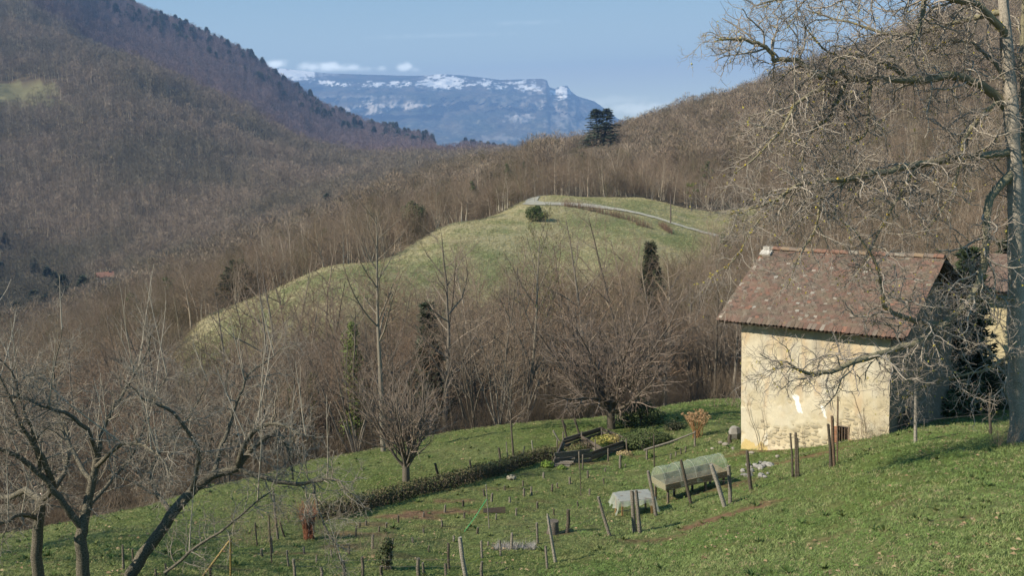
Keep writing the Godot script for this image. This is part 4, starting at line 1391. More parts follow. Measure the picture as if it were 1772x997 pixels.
func build_named_trees() -> void:
	var pale := [Color(0.36, 0.325, 0.265), Color(0.34, 0.30, 0.24), Color(0.24, 0.20, 0.16), Color(0.22, 0.18, 0.14)]
	# tall pale trunk at the wood edge
	var a := spot(664, 781)
	var T := [lv(0, 12, 7, 0.035, 0.02, 16, 30, 55, 0.40, 0.20, 0.6, 0.45, 0.22), lv(0, 6, 5, 0.12, 0.07, 8, 30, 58, 0.45, 0.22, 0.6, 0.2, 0.25), lv(1, 5, 3, 0.16, 0.04, 6, 25, 60, 0.5, 0.35, 0.65, 0.1, 0.35), lv(1, 2, 3, 0.2, 0.03, 0, 0, 0, 0, 0, 0, 0, 0.5)]
	grown("tall_tree", "tallest bare tree at the wood edge, its long pale trunk clear of branches below", a, T, 12.6, 0.14, pale, M.bark, M.twig_grey)
	# ivy clad tree left of it
	var iv := pt(620, 800, 56.5)
	iv = on_ground(iv.x, iv.z)
	var it := tree_from("ivy_clad_tree", "bare tree with bright green ivy climbing its trunk in the wood", "tall", 1, iv, Vector3(0.8, 0.85, 0.8), M.bark, M.twig)
	var lf := Buf.new()
	for k in 16:
		var f := k / 15.0
		leaf_ball(lf, Vector3(rr(-0.25, 0.25), 2.2 + f * 7.2, rr(-0.25, 0.25)), Vector3(0.95, 0.9, 0.95) * (1.2 - f * 0.55) * rr(0.6, 1.3), 230, 0.085, Color(0.085, 0.125, 0.032), Color(0.16, 0.195, 0.06), 0.3)
	tag(part("ivy", lf, M.leaf, it), "", "", "", "stuff")
	for q in [[503, 690, 60.0, 0.6, "bare tree with a dark sleeve of ivy low in the wood on the left"], [1120, 690, 72.0, 0.5, "bare tree with sparse ivy behind the evergreen shrub"], [545, 700, 57.0, 0.45, "leaning bare tree with ivy tufts left of the bright ivy clad tree"]]:
		var p := pt(q[0], q[1], q[2])
		p = on_ground(p.x, p.z)
		var o := tree_from("ivy_clad_tree", q[4], "tall", 2, p, Vector3.ONE * 0.72, M.bark, M.twig)
		var b2 := Buf.new()
		for k in 9: leaf_ball(b2, Vector3(rr(-0.2, 0.2), 2.0 + k * 0.75, rr(-0.2, 0.2)), Vector3(0.5, 0.6, 0.5) * rr(0.5, 1.2), int(90 * float(q[3])), 0.085, Color(0.07, 0.10, 0.03), Color(0.12, 0.15, 0.05), 0.3)
		tag(part("ivy", b2, M.leaf, o), "", "", "", "stuff")
	# evergreens
	var p := pt(1127, 560, 96.0)
	evergreen("spruce", "dark pointed evergreen standing in front of the meadow below the lane", "tree", on_ground(p.x, p.z), on_top(p, 1127, 410, 96.0), 4.8, 26, Color(0.068, 0.082, 0.045), 0.9, 0.24)
	p = pt(746, 660, 64.0)
	evergreen("spruce", "small dark blue green spruce standing among bare trees left of centre", "tree", on_ground(p.x, p.z), on_top(p, 746, 512, 64.0), 2.9, 16, Color(0.075, 0.092, 0.062), 0.95, 0.24)
	p = pt(417, 528, 141.0)
	evergreen("pine", "dark broad pine behind the lower left end of the meadow spur", "tree", on_ground(p.x, p.z), on_top(p, 417, 452, 141.0), 5.6, 14, Color(0.075, 0.088, 0.05), 0.7, 0.42)
	p = pt(720, 412, 180.0)
	shrub("ivy_smothered_tree", "small dark tree smothered in ivy at the upper left edge of the meadow", on_ground(p.x, p.z), [[0, 2.2, 0, 1.4, 2.0, 1.4], [0.7, 4.2, 0.1, 1.5, 1.6, 1.2], [-0.5, 4.9, 0, 1.1, 1.5, 1.0], [-1.3, 3.6, 0, 1.0, 1.2, 1.0]], 2600, 0.20, Color(0.06, 0.075, 0.035), Color(0.11, 0.125, 0.055), "tree")
	p = spot(927, 383, 120.0)
	shrub("round_bush", "dark green rounded bush alone on the upper meadow", p, [[0, 1.2, 0, 1.6, 1.3, 1.4], [-0.9, 1.6, 0.3, 1.1, 1.3, 1.0], [1.2, 1.0, 0.2, 1.2, 0.9, 1.1], [0.3, 2.1, 0, 0.9, 0.9, 0.9]], 3400, 0.12, Color(0.035, 0.055, 0.02), Color(0.08, 0.105, 0.035))
	# the cedar on the skyline: flat plates of foliage
	p = pt(1040, 243, 505.0)
	p = on_ground(p.x, p.z)
	var ced := thing("cedar", "large dark cedar with layered boughs on the skyline of the right hill", "tree", p)
	var ct := Buf.new()
	var cf := Buf.new()
	var ch := 22.5
	for s in [[-1.2, 0.0], [1.6, 0.4]]:
		ct.tube(PackedVector3Array([Vector3(0, -1, 0), Vector3(s[0] * 0.5, 6, s[1]), Vector3(s[0] * 1.6, 13, s[1]), Vector3(s[0] * 2.4, ch - 0.8, s[1])]), PackedFloat32Array([0.75, 0.55, 0.35, 0.1]), 7, BARK * 0.5, BARK * 0.5)
		for k in 230:
			var f := rr(0.06, 1.0)
			var ang := rr(0, TAU)
			var Rm := (11.6 * pow(1.0 - f, 0.75) + 0.9) * sqrt(rr(0.12, 1.0))
			var c0 := Vector3(s[0] * 2.0 * f, ch * f - Rm * 0.12, s[1])
			var tip := c0 + Vector3(cos(ang) * Rm, rr(0.2, 0.9) + 0.1 * Rm, sin(ang) * Rm)
			if k % 4 == 0: ct.tube(PackedVector3Array([c0 - Vector3(0, 0.8, 0), tip]), PackedFloat32Array([0.14, 0.04]), 4, BARK * 0.6, BARK * 0.6)
			for m in 34:
				var a2 := rr(0, TAU)
				var r2 := rr(0.2, 1.0) * (0.9 + Rm * 0.16)
				var c := tip + Vector3(cos(a2) * r2, rr(-0.15, 0.25) - r2 * 0.12, sin(a2) * r2)
				var d := Vector3(cos(a2), rr(-0.35, 0.2), sin(a2)).normalized()
				var sd := d.cross(Vector3.UP + rvec() * 0.4).normalized() * rr(0.22, 0.42)
				cf.flat(c - sd, c + sd, c + d * rr(0.6, 1.3), Color(0.078, 0.095, 0.060) * rr(0.6, 1.5))
	part("trunk", ct, M.bark_dark, ced)
	tag(part("crown", cf, M.leaf, ced), "", "", "", "stuff")
	# catkin tree in the gully
	p = pt(917, 760, 62.0)
	p = on_ground(p.x, p.z)
	var kt := grown("catkin_tree", "bare tree hung with olive catkins rising before the meadow at centre", p, [lv(0, 10, 6, 0.05, 0.02, 15, 22, 42, 0.50, 0.22, 0.6, 0.22, 0.2), lv(0, 7, 4, 0.10, 0.06, 10, 25, 50, 0.42, 0.2, 0.6, 0.25, 0.25), lv(1, 4, 3, 0.15, 0.05, 6, 25, 55, 0.5, 0.35, 0.6, 0.1, 0.4), lv(1, 2, 3, 0.2, 0.03, 0, 0, 0, 0, 0, 0, 0, 0.5)], 12.4, 0.15, pale, M.bark, M.twig)
	var cat := Buf.new()
	var cr: ArrayMesh = (kt.get_child(1) as MeshInstance3D).mesh
	var vs: PackedVector3Array = cr.surface_get_arrays(0)[Mesh.ARRAY_VERTEX]
	for k in 1500:
		var q := vs[rng.randi() % vs.size()]
		if q.y < 7.6: continue
		var s := Vector3(rr(-1, 1), 0, rr(-1, 1)).normalized() * 0.022
		cat.flat(q - s, q + s, q - Vector3(rr(-0.03, 0.03), rr(0.10, 0.2), 0), Color(0.15, 0.15, 0.06) * rr(0.7, 1.4))
	tag(part("catkins", cat, M.leaf, kt), "", "", "", "stuff")
	# pale birches and other marked trees
	var white := [Color(0.66, 0.63, 0.58), Color(0.50, 0.46, 0.42), Color(0.34, 0.28, 0.24)]
	for q in [[850, 366, 4.6], [860, 364, 5.4], [869, 361, 4.6], [842, 369, 3.6], [878, 358, 4.0], [864, 363, 4.2]]:
		var g := spot(q[0], q[1] + 3.0, 120.0)
		var o := tree_from("birch", "", "pole", rng.randi() % 3, g, Vector3(1.3, q[2] / 7.0, 1.3), M.birch, M.birch, "white birches at the upper edge of the meadow")
		tag(o, "slender white stemmed birch in the clump at the upper left edge of the meadow")
	for k in 14:
		var u := rr(455, 540)
		var b := pt(u, lerpf(470, 440, (u - 455) / 85.0), rr(165, 200))
		var o := tree_from("aspen", "pale grey slender aspen in the light clump on the far side of the spur", "pole", rng.randi() % 3, on_ground(b.x, b.z), Vector3(1.5, rr(0.9, 1.15), 1.5), M.birch, M.birch, "pale aspens behind the spur")
	# trees along the lane
	for q in [[1060, 340, "coppice", 0.95, "pale trunked clump of stems above the lane at the wood edge"], [1013, 336, "round", 0.62, "small round bare tree above the lane, left of the pale clump"], [1127, 347, "coppice", 0.72, "dark forked clump right of the pale clump above the lane"], [1196, 366, "round", 0.95, "thick stemmed bare tree by the lane with mistletoe green in its crown"], [942, 352, "pole", 0.75, "single thin tree beside the bend of the lane"], [925, 350, "pole", 0.45, "thin sapling at the bend of the lane"], [999, 349, "pole", 0.45, "thin sapling on the bank between the bend and the round tree"], [1125, 372, "pole", 0.34, "staked sapling on the bank above the lane"], [757, 424, "round", 0.22, "tiny bare tree alone on the open meadow"], [1168, 196, "round", 1.0, "bare round tree standing up from the skyline right of the cedar"]]:
		var b := spot(q[0], q[1], 120.0)
		var o := tree_from("lane_tree" if q[1] != 424 else "sapling", q[4], q[2], rng.randi() % 3, b, Vector3.ONE * float(q[3]), M.bark, M.twig_grey)
		if q[0] == 1196:
			var mb := Buf.new()
			for k in 9: leaf_ball(mb, Vector3(rr(-1.6, 1.6), rr(4.5, 7.2), rr(-1.5, 1.5)), Vector3.ONE * rr(0.3, 0.55), 90, 0.10, Color(0.12, 0.15, 0.04), Color(0.16, 0.18, 0.06), 0.2)
			tag(part("mistletoe", mb, M.leaf, o), "", "", "", "stuff")
	var ivy_mesh: Array = []
	for k in 3:
		var ib := Buf.new()
		for q in 10: leaf_ball(ib, Vector3(rr(-0.9, 0.9), 2.0 + q * 0.72, rr(-0.9, 0.9)), Vector3(1.0, 0.8, 1.0) * rr(0.6, 1.35), 130, 0.16, Color(0.065, 0.082, 0.036), Color(0.115, 0.13, 0.06), 0.25)
		ivy_mesh.append(ib.mesh())
	for q in [[640, 392, 240], [700, 372, 230], [760, 345, 260], [820, 330, 270], [880, 300, 300], [905, 292, 310], [560, 430, 220], [470, 470, 215], [1225, 330, 275], [1300, 300, 300], [1150, 300, 330], [1350, 430, 190], [1250, 480, 150], [300, 560, 200], [235, 600, 190], [1010, 306, 330], [1420, 330, 240], [1520, 240, 290]]:
		var b := pt(q[0], q[1], q[2])
		var g := on_ground(b.x, b.z)
		if not free_ground(b.x, b.z): continue
		var v: int = rng.randi() % 3
		var o := tree_from("ivy_laden_tree", "bare tree darkened by ivy among the brown woods beyond the gully", "tall", v, g, Vector3.ONE * rr(0.8, 1.0), M.bark, M.twig, "ivy laden trees in the farther woods")
		tag(part("ivy", ivy_mesh[v], M.leaf, o), "", "", "", "stuff")
	for k in 11:
		var b := spot(lerpf(908, 826, k / 10.0), lerpf(349, 374, k / 10.0), 120.0)
		var pb2 := Buf.new()
		pb2.tube(PackedVector3Array([Vector3(0, -0.2, 0), Vector3(rr(-0.06, 0.06), 1.25, 0)]), PackedFloat32Array([0.07, 0.06]), 6, Color(0.30, 0.27, 0.22), Color(0.36, 0.32, 0.27), true)
		var fp := part("pasture_post", pb2, M.bark)
		fp.position = b
		tag(fp, "small fence post in the row along the crest of the meadow spur", "post", "posts along the meadow crest")
	# a tall bare post by the lane
	var po := spot(1160, 387, 120.0)
	var pb := Buf.new()
	pb.tube(PackedVector3Array([Vector3(0, -0.3, 0), Vector3(0.05, 3.2, 0), Vector3(0.05, 6.2, 0)]), PackedFloat32Array([0.14, 0.12, 0.1]), 7, Color(0.22, 0.18, 0.15), Color(0.22, 0.18, 0.15), true)
	var pole := part("utility_pole", pb, M.bark)
	pole.position = po
	tag(pole, "tall dark wooden pole on the near verge of the lane", "pole")
	# brown hedge lengths below the lane
	for q in [[975, 357, 1048, 372], [1050, 372, 1100, 384], [1095, 387, 1125, 396], [1142, 392, 1160, 405]]:
		var s := spot(q[0], q[1], 120.0)
		var e := spot(q[2], q[3], 120.0)
		var hb := Buf.new()
		var n := int(s.distance_to(e) * 26.0)
		for k in n:
			var b := s.lerp(e, rng.randf()) + Vector3(rr(-0.6, 0.6), 0, rr(-0.6, 0.6))
			b.y = height(b.x, b.z)
			var d := (Vector3.UP + rvec() * 0.35).normalized()
			hb.tube(PackedVector3Array([b - s, b - s + d * rr(0.4, 0.8), b - s + d * rr(0.9, 1.6) + rvec() * 0.15]), PackedFloat32Array([0.03, 0.022, 0.01]), 3, Color(0.17, 0.115, 0.085), Color(0.19, 0.125, 0.09))
		var o := part("hedge", hb, M.twig)
		o.position = s
		tag(o, ["longest brown leafless hedge below the lane, nearest the bend", "second brown leafless hedge below the lane, right of the longest", "third brown hedge below the lane, a short clump", "last dark clump of hedge beside the tall wooden pole"][[975, 1050, 1095, 1142].find(q[0])], "hedge")
	# fruit tree, thin tree and the wide old tree beyond the garden hedge
	a = spot(703, 834)
	grown("fruit_tree", "young pruned fruit tree with upright shoots behind the low hedge", a, [lv(0, 3, 8, 0.05, 0.0, 20, 18, 52, 3.3, 2.8, 0.42, 0.5, 0.75), lv(0, 7, 5, 0.14, 0.15, 14, 22, 50, 0.32, 0.2, 0.55, 0.15, 0.25), lv(1, 5, 3, 0.16, 0.06, 7, 20, 50, 0.5, 0.35, 0.6, 0.1, 0.4), lv(1, 3, 3, 0.2, 0.04, 0, 0, 0, 0, 0, 0, 0, 0.5)], 1.35, 0.17, [Color(0.20, 0.175, 0.14), Color(0.25, 0.215, 0.18), Color(0.25, 0.205, 0.17), Color(0.24, 0.195, 0.16)], M.bark, M.twig)
	a = spot(889, 792)
	grown("thin_tree", "thin dark stemmed young tree on the grass between fruit tree and compost", a, [lv(0, 7, 6, 0.03, 0.01, 13, 35, 65, 0.42, 0.28, 0.5, 0.42, 0.3), lv(1, 5, 4, 0.13, 0.06, 8, 25, 55, 0.5, 0.3, 0.6, 0.15, 0.3), lv(1, 3, 3, 0.16, 0.04, 4, 25, 55, 0.5, 0.35, 0.6, 0.1, 0.4), lv(1, 2, 3, 0.15, 0.04, 0, 0, 0, 0, 0, 0, 0, 0.5)], 3.6, 0.065, [Color(0.15, 0.13, 0.10), LIMB, TWIG], M.bark, M.twig)
	a = spot(1058, 742)
	grown("old_fruit_tree", "wide crowned old fruit tree with a dark leaning trunk behind the compost bins", a, [lv(0, 4, 9, 0.06, 0.0, 18, 18, 72, 2.95, 2.7, 0.5, 0.45, 0.72), lv(0, 9, 5, 0.2, 0.10, 15, 28, 60, 0.40, 0.2, 0.6, 0.15, 0.25), lv(1, 6, 4, 0.2, 0.03, 8, 25, 58, 0.5, 0.3, 0.6, 0.12, 0.35), lv(1, 3, 3, 0.22, 0.03, 4, 25, 55, 0.5, 0.3, 0.6, 0.12, 0.35), lv(1, 2, 3, 0.2, 0.04, 0, 0, 0, 0, 0, 0, 0, 0.5)], 2.1, 0.24, [Color(0.15, 0.13, 0.105), Color(0.185, 0.16, 0.13), Color(0.20, 0.165, 0.135), Color(0.20, 0.16, 0.13)], M.bark, M.twig, 1, 0.08)
	# laurels and dark evergreens between barn and walnut
	for q in [[1612, 728, 1.0, 1.3, "laurel in the barn's shade, nearest the barn door"], [1655, 725, 1.15, 1.75, "taller laurel beside the arched doorway"], [1700, 722, 1.1, 1.5, "laurel left of the walnut trunk"], [1738, 712, 1.0, 1.9, "dark laurel close behind the walnut trunk"], [1790, 705, 1.2, 2.0, "dark laurel right of the walnut trunk"]]:
		var b := spot(q[0], q[1])
		b = on_ground(b.x + 0.3, b.z - 1.2)
		var w: float = q[2]; var hh: float = q[3]
		shrub("laurel", q[4], b, [[0, hh * 0.5, 0, w, hh * 0.55, 0.9], [-w * 0.6, hh * 0.45, 0.2, w * 0.7, hh * 0.45, 0.8], [w * 0.6, hh * 0.6, 0.1, w * 0.7, hh * 0.5, 0.8], [0.1, hh * 0.95, 0, w * 0.6, hh * 0.4, 0.6]], 2400, 0.085, Color(0.028, 0.045, 0.016), Color(0.06, 0.085, 0.03))
	p = pt(1672, 600, 44.0)
	p = on_ground(p.x, p.z)
	evergreen("yew", "black green yew rising between the barn roof and the house", "tree", p, on_top(p, 1668, 425, 44.0), 2.3, 24, Color(0.045, 0.062, 0.030), 0.4, 0.16)
	p = pt(1752, 560, 56.0)
	p = on_ground(p.x, p.z)
	evergreen("yew", "dark evergreen behind the house at the right edge", "tree", p, on_top(p, 1752, 385, 56.0), 3.6, 26, Color(0.035, 0.048, 0.022), 0.5, 0.2)

func on_top(base: Vector3, u: float, v: float, depth: float) -> float:     # how tall a thing on that ground is, to reach up to a pixel
	return pt(u, v, depth).y - height(base.x, base.z)

# ---- the great walnut -----------------------------------------------------------------------------------
func traced(list: Array, depth: float, wobble: float) -> Array:     # [points, radii] of a limb followed through the picture, at real depths
	var cv := Curve3D.new()
	var pts: Array[Vector3] = []
	for q in list: pts.append(pt(q[0], q[1], depth + q[2]))
	for k in pts.size():
		var t := (pts[mini(k + 1, pts.size() - 1)] - pts[maxi(k - 1, 0)]) * 0.17
		cv.add_point(pts[k], -t, t)
	var P := PackedVector3Array()
	var R := PackedFloat32Array()
	var per := 3
	for k in pts.size() - 1:
		for s in per:
			P.append(cv.sample(k, float(s) / per) + (rvec() * wobble if k + s > 0 else Vector3.ZERO))
			R.append(lerpf(list[k][3], list[k + 1][3], float(s) / per))
	P.append(pts[pts.size() - 1])
	R.append(list[list.size() - 1][3])
	return [P, R]

func length_of(P: PackedVector3Array) -> float:
	var l := 0.0
	for k in P.size() - 1: l += P[k].distance_to(P[k + 1])
	return l

func build_walnut() -> void:
	slim = 0.019
	var base := spot(1757, 766)
	var D := -base.z
	var o := thing("walnut_tree", "large old walnut with lichened boughs spreading left across the barn", "tree", base)
	var bark := textured(mat(1, 1, 1, 0.95, true), noise_tex(0.035, 0.62, 1.0, 71, 512), 1.3, false)
	bark.uv1_scale = Vector3(2.6, 0.7, 2.6)
	var grey := Color(0.50, 0.445, 0.37)
	var limb := Color(0.33, 0.30, 0.20)
	var cols := [limb, Color(0.33, 0.295, 0.245), Color(0.325, 0.285, 0.24), Color(0.30, 0.255, 0.22)]
	var lic := Buf.new()
	var tw := Buf.new()
	var list := {
		"trunk": [[[1759, 800, 0, 0.36], [1759, 766, 0, 0.29], [1759, 735, 0, 0.255], [1758, 640, 0.05, 0.245], [1757, 520, 0.0, 0.235], [1757, 400, -0.1, 0.225], [1755, 300, -0.1, 0.215], [1750, 205, 0, 0.20], [1744, 110, 0.1, 0.17], [1735, 10, 0.2, 0.15], [1728, -90, 0.3, 0.13], [1700, -220, 0.5, 0.08]]],
		"stem": [[[1760, 420, 0.1, 0.13], [1768, 330, 0.5, 0.11], [1772, 210, 0.7, 0.10], [1768, 90, 0.9, 0.09], [1775, -40, 1.2, 0.07]]],
		"bough": [
			[[1756, 210, 0, 0.15], [1733, 175, 0.2, 0.125], [1694, 147, 0.0, 0.115], [1666, 134, -0.2, 0.11], [1641, 130, -0.4, 0.105], [1606, 138, -0.6, 0.10], [1571, 139, -0.8, 0.09], [1515, 134, -1.1, 0.085], [1473, 136, -1.3, 0.08], [1452, 123, -1.4, 0.075], [1424, 133, -1.5, 0.08], [1406, 127, -1.6, 0.07], [1378, 105, -1.7, 0.062], [1340, 102, -1.8, 0.055], [1325, 81, -1.9, 0.048], [1301, 72, -2.0, 0.04], [1266, 67, -2.2, 0.025], [1235, 72, -2.4, 0.012]],
			[[1757, 262, 0, 0.12], [1711, 268, -0.3, 0.095], [1648, 277, -0.8, 0.09], [1589, 284, -1.2, 0.085], [1536, 298, -1.6, 0.08], [1501, 302, -1.9, 0.075], [1466, 312, -2.2, 0.065], [1417, 316, -2.5, 0.055], [1375, 321, -2.7, 0.042], [1343, 344, -2.9, 0.03], [1300, 362, -3.1, 0.02], [1262, 372, -3.3, 0.012]],
			[[1473, 136, -1.3, 0.06], [1452, 165, -1.4, 0.05], [1438, 197, -1.5, 0.045], [1403, 228, -1.6, 0.036], [1392, 253, -1.7, 0.028], [1388, 300, -1.8, 0.018], [1398, 350, -1.9, 0.012]],
			[[1455, 138, -1.4, 0.055], [1417, 154, -1.7, 0.05], [1378, 179, -2.0, 0.042], [1361, 207, -2.2, 0.034], [1318, 263, -2.5, 0.022], [1270, 300, -2.8, 0.012]],
			[[1508, 135, -1.1, 0.045], [1501, 197, -1.4, 0.036], [1494, 235, -1.6, 0.028], [1459, 256, -1.8, 0.022], [1430, 290, -2.0, 0.012]],
			[[1750, 300, -0.1, 0.12], [1712, 345, -0.5, 0.105], [1704, 400, -0.8, 0.10], [1702, 448, -1.0, 0.098], [1693, 490, -1.2, 0.095], [1668, 530, -1.5, 0.09], [1628, 566, -1.8, 0.088], [1590, 588, -2.1, 0.08], [1538, 607, -2.4, 0.075], [1484, 625, -2.8, 0.068], [1439, 643, -3.1, 0.06], [1398, 647, -3.4, 0.045], [1360, 628, -3.6, 0.025], [1335, 640, -3.8, 0.012]],
			[[1634, 562, -1.7, 0.075], [1600, 560, -1.9, 0.07], [1555, 545, -2.2, 0.06], [1530, 530, -2.4, 0.05], [1526, 500, -2.6, 0.04], [1512, 450, -2.8, 0.03], [1480, 405, -3.0, 0.02], [1455, 380, -3.1, 0.012]],
			[[1733, 175, 0.2, 0.06], [1690, 207, -0.6, 0.05], [1666, 245, -0.9, 0.045], [1655, 300, -1.1, 0.036], [1640, 345, -1.3, 0.026], [1600, 400, -1.6, 0.014]],
			[[1757, 517, 0, 0.07], [1700, 517, -0.5, 0.05], [1655, 545, -0.9, 0.036], [1620, 600, -1.3, 0.024], [1585, 645, -1.6, 0.012]],
			[[1757, 610, 0, 0.06], [1715, 635, -0.5, 0.04], [1660, 650, -0.9, 0.03], [1600, 668, -1.3, 0.02], [1560, 690, -1.6, 0.01]],
			[[1740, 60, 0.1, 0.10], [1690, 10, -0.3, 0.085], [1610, -10, -0.8, 0.075], [1530, -25, -1.2, 0.06], [1450, -20, -1.6, 0.045], [1380, -5, -2.0, 0.03], [1310, 10, -2.3, 0.015]],
			[[1612, -30, -0.5, 0.07], [1600, 0, -0.6, 0.062], [1594, 30, -0.7, 0.055], [1582, 66, -0.9, 0.035], [1560, 90, -1.1, 0.015]],
			[[1571, 139, -0.8, 0.055], [1530, 110, -1.0, 0.045], [1480, 95, -1.3, 0.036], [1455, 100, -1.5, 0.03], [1420, 80, -1.7, 0.02], [1390, 40, -1.9, 0.012]],
			[[1466, 312, -2.2, 0.04], [1420, 345, -2.5, 0.032], [1410, 400, -2.8, 0.026], [1385, 440, -3.0, 0.018], [1360, 500, -3.2, 0.010]],
			[[1589, 284, -1.2, 0.045], [1560, 330, -1.6, 0.036], [1530, 380, -1.9, 0.028], [1500, 440, -2.2, 0.018], [1480, 480, -2.4, 0.01]],
			[[1343, 344, -2.9, 0.022], [1300, 400, -3.1, 0.018], [1270, 450, -3.3, 0.014], [1225, 480, -3.5, 0.008]],
			[[1735, 20, 0.2, 0.08], [1650, 40, 0.8, 0.06], [1560, 60, 1.2, 0.045], [1470, 40, 1.6, 0.03], [1400, 20, 1.9, 0.015]],
			[[1748, 150, 0, 0.06], [1700, 90, 0.5, 0.045], [1640, 70, 0.9, 0.032], [1590, 100, 1.2, 0.02], [1540, 90, 1.4, 0.01]],
		]}
	var T := [lv(0, 1, 3, 0, 0, 1, 32, 78, 1.0, 0.75, 0.55, 0.0, 1), lv(1, 10, 4, 0.44, -0.04, 8, 30, 75, 0.55, 0.32, 0.8, 0.10, 0.45), lv(1, 6, 3, 0.52, 0.0, 5, 30, 72, 0.50, 0.36, 0.8, 0.1, 0.5), lv(1, 3, 3, 0.50, 0.06, 0, 0, 0, 0, 0, 0, 0, 0.65)]
	for called in ["trunk", "stem", "bough"]:
		for l in list[called]:
			var pr := traced(l, D, 0.035 if called == "bough" else 0.012)
			var P: PackedVector3Array = pr[0]
			for k in P.size(): P[k] -= base
			if called == "bough": for k in P.size(): pr[1][k] *= 1.15
			var b := Buf.new()
			b.tube(P, pr[1], 12 if called == "trunk" else 7, grey if called == "trunk" else limb, grey if called == "trunk" else limb * 0.95)
			if called == "trunk":      # bark ridges
				for k in b.v.size():
					var q := k % 12
					b.v[k] += b.n[k] * (0.022 * sin(q * 2.7 + b.v[k].y * 0.8) + rr(-0.012, 0.012) + 0.02 * sin(b.v[k].y * 3.1 + q))
			part(called, b, bark, o)
			if called != "trunk":
				var L := length_of(P)
				T[0].kids = int(L / 0.20)
				T[0].s0 = 0.10 if l[0][3] > 0.08 else 0.02
				shoots([b, tw], P, pr[1], 1.7, 0, T, cols)
				for k in int(L * 9.0):
					var i := 1 + rng.randi() % (P.size() - 1)
					var c: Vector3 = P[i].lerp(P[i - 1], rng.randf()) + rvec().normalized() * pr[1][i]
					leaf_ball(lic, c, Vector3.ONE * rr(0.02, 0.06), 6, rr(0.014, 0.034), Color(0.42, 0.36, 0.05), Color(0.50, 0.33, 0.04), 0.2)
	for k in 1500:
		leaf_ball(lic, tw.v[rng.randi() % tw.v.size()], Vector3.ONE * 0.03, 5, rr(0.014, 0.028), Color(0.40, 0.36, 0.06), Color(0.48, 0.40, 0.08), 0.2)
	tag(part("twigs", tw, mat(1, 1, 1, 0.85, true), o), "", "", "", "stuff")
	tag(part("lichen", lic, mat(1, 1, 1, 0.95, true), o), "yellow lichen tufts", "", "", "stuff")
	print("walnut base ", base, " twig tris ", tw.i.size() / 3)

# ---- old apple trees on the left --------------------------------------------------------------------------
func apple(label: String, base_px: Array, trunks: Array, limbs: Array, whips: int) -> void:
	var base := spot(base_px[0], base_px[1])
	var D := -base.z
	var o := thing("apple_tree", label, "tree", base)
	var dark := Color(0.24, 0.215, 0.165)
	var mid := Color(0.25, 0.225, 0.175)
	var tw := Buf.new()
	var cols := [mid, Color(0.26, 0.23, 0.185), Color(0.25, 0.22, 0.18), Color(0.26, 0.23, 0.19)]
	var T := [lv(0, 1, 3, 0, 0, 1, 32, 80, 0.85, 0.75, 0.55, 0.0, 1), lv(1, 7, 3, 0.44, 0.02, 9, 30, 75, 0.5, 0.3, 0.75, 0.12, 0.4), lv(1, 4, 3, 0.46, 0.02, 4, 30, 70, 0.45, 0.36, 0.75, 0.1, 0.5), lv(1, 2, 3, 0.30, 0.03, 0, 0, 0, 0, 0, 0, 0, 0.6)]
	var spots: Array = []
	for set_ in [["trunk", trunks], ["limb", limbs]]:
		for l in set_[1]:
			var pr := traced(l, D, 0.02)
			var P: PackedVector3Array = pr[0]
			for k in P.size(): P[k] -= base
			var b := Buf.new()
			b.tube(P, pr[1], 9, dark if set_[0] == "trunk" else mid, mid)
			part(set_[0], b, M.bark_apple, o)
			var L := length_of(P)
			T[0].kids = int(L / (0.13 if set_[0] == "limb" else 0.5))
			T[0].s0 = 0.1 if set_[0] == "limb" else 0.55
			shoots([b, tw], P, pr[1], 0.9, 0, T, cols)
			if set_[0] == "limb": for k in P.size(): spots.append([P[k], pr[1][k]])
	for k in whips:      # straight upright water shoots
		var s: Array = spots[rng.randi() % spots.size()]
		var W := [lv(1, 5, 4, 0.05, 0.09, 4, 20, 45, 0.35, 0.2, 0.6, 0.3, 0.3), lv(1, 3, 3, 0.12, 0.06, 0, 0, 0, 0, 0, 0, 0, 0.5)]
		grow([tw, tw], s[0], (Vector3.UP + rvec() * 0.45).normalized(), rr(0.7, 1.9), 0.013, 0, W, [Color(0.36, 0.32, 0.26), Color(0.38, 0.34, 0.28)])
	tag(part("twigs", tw, mat(1, 1, 1, 0.85, true), o), "", "", "", "stuff")
	print("apple twig tris ", tw.i.size() / 3)

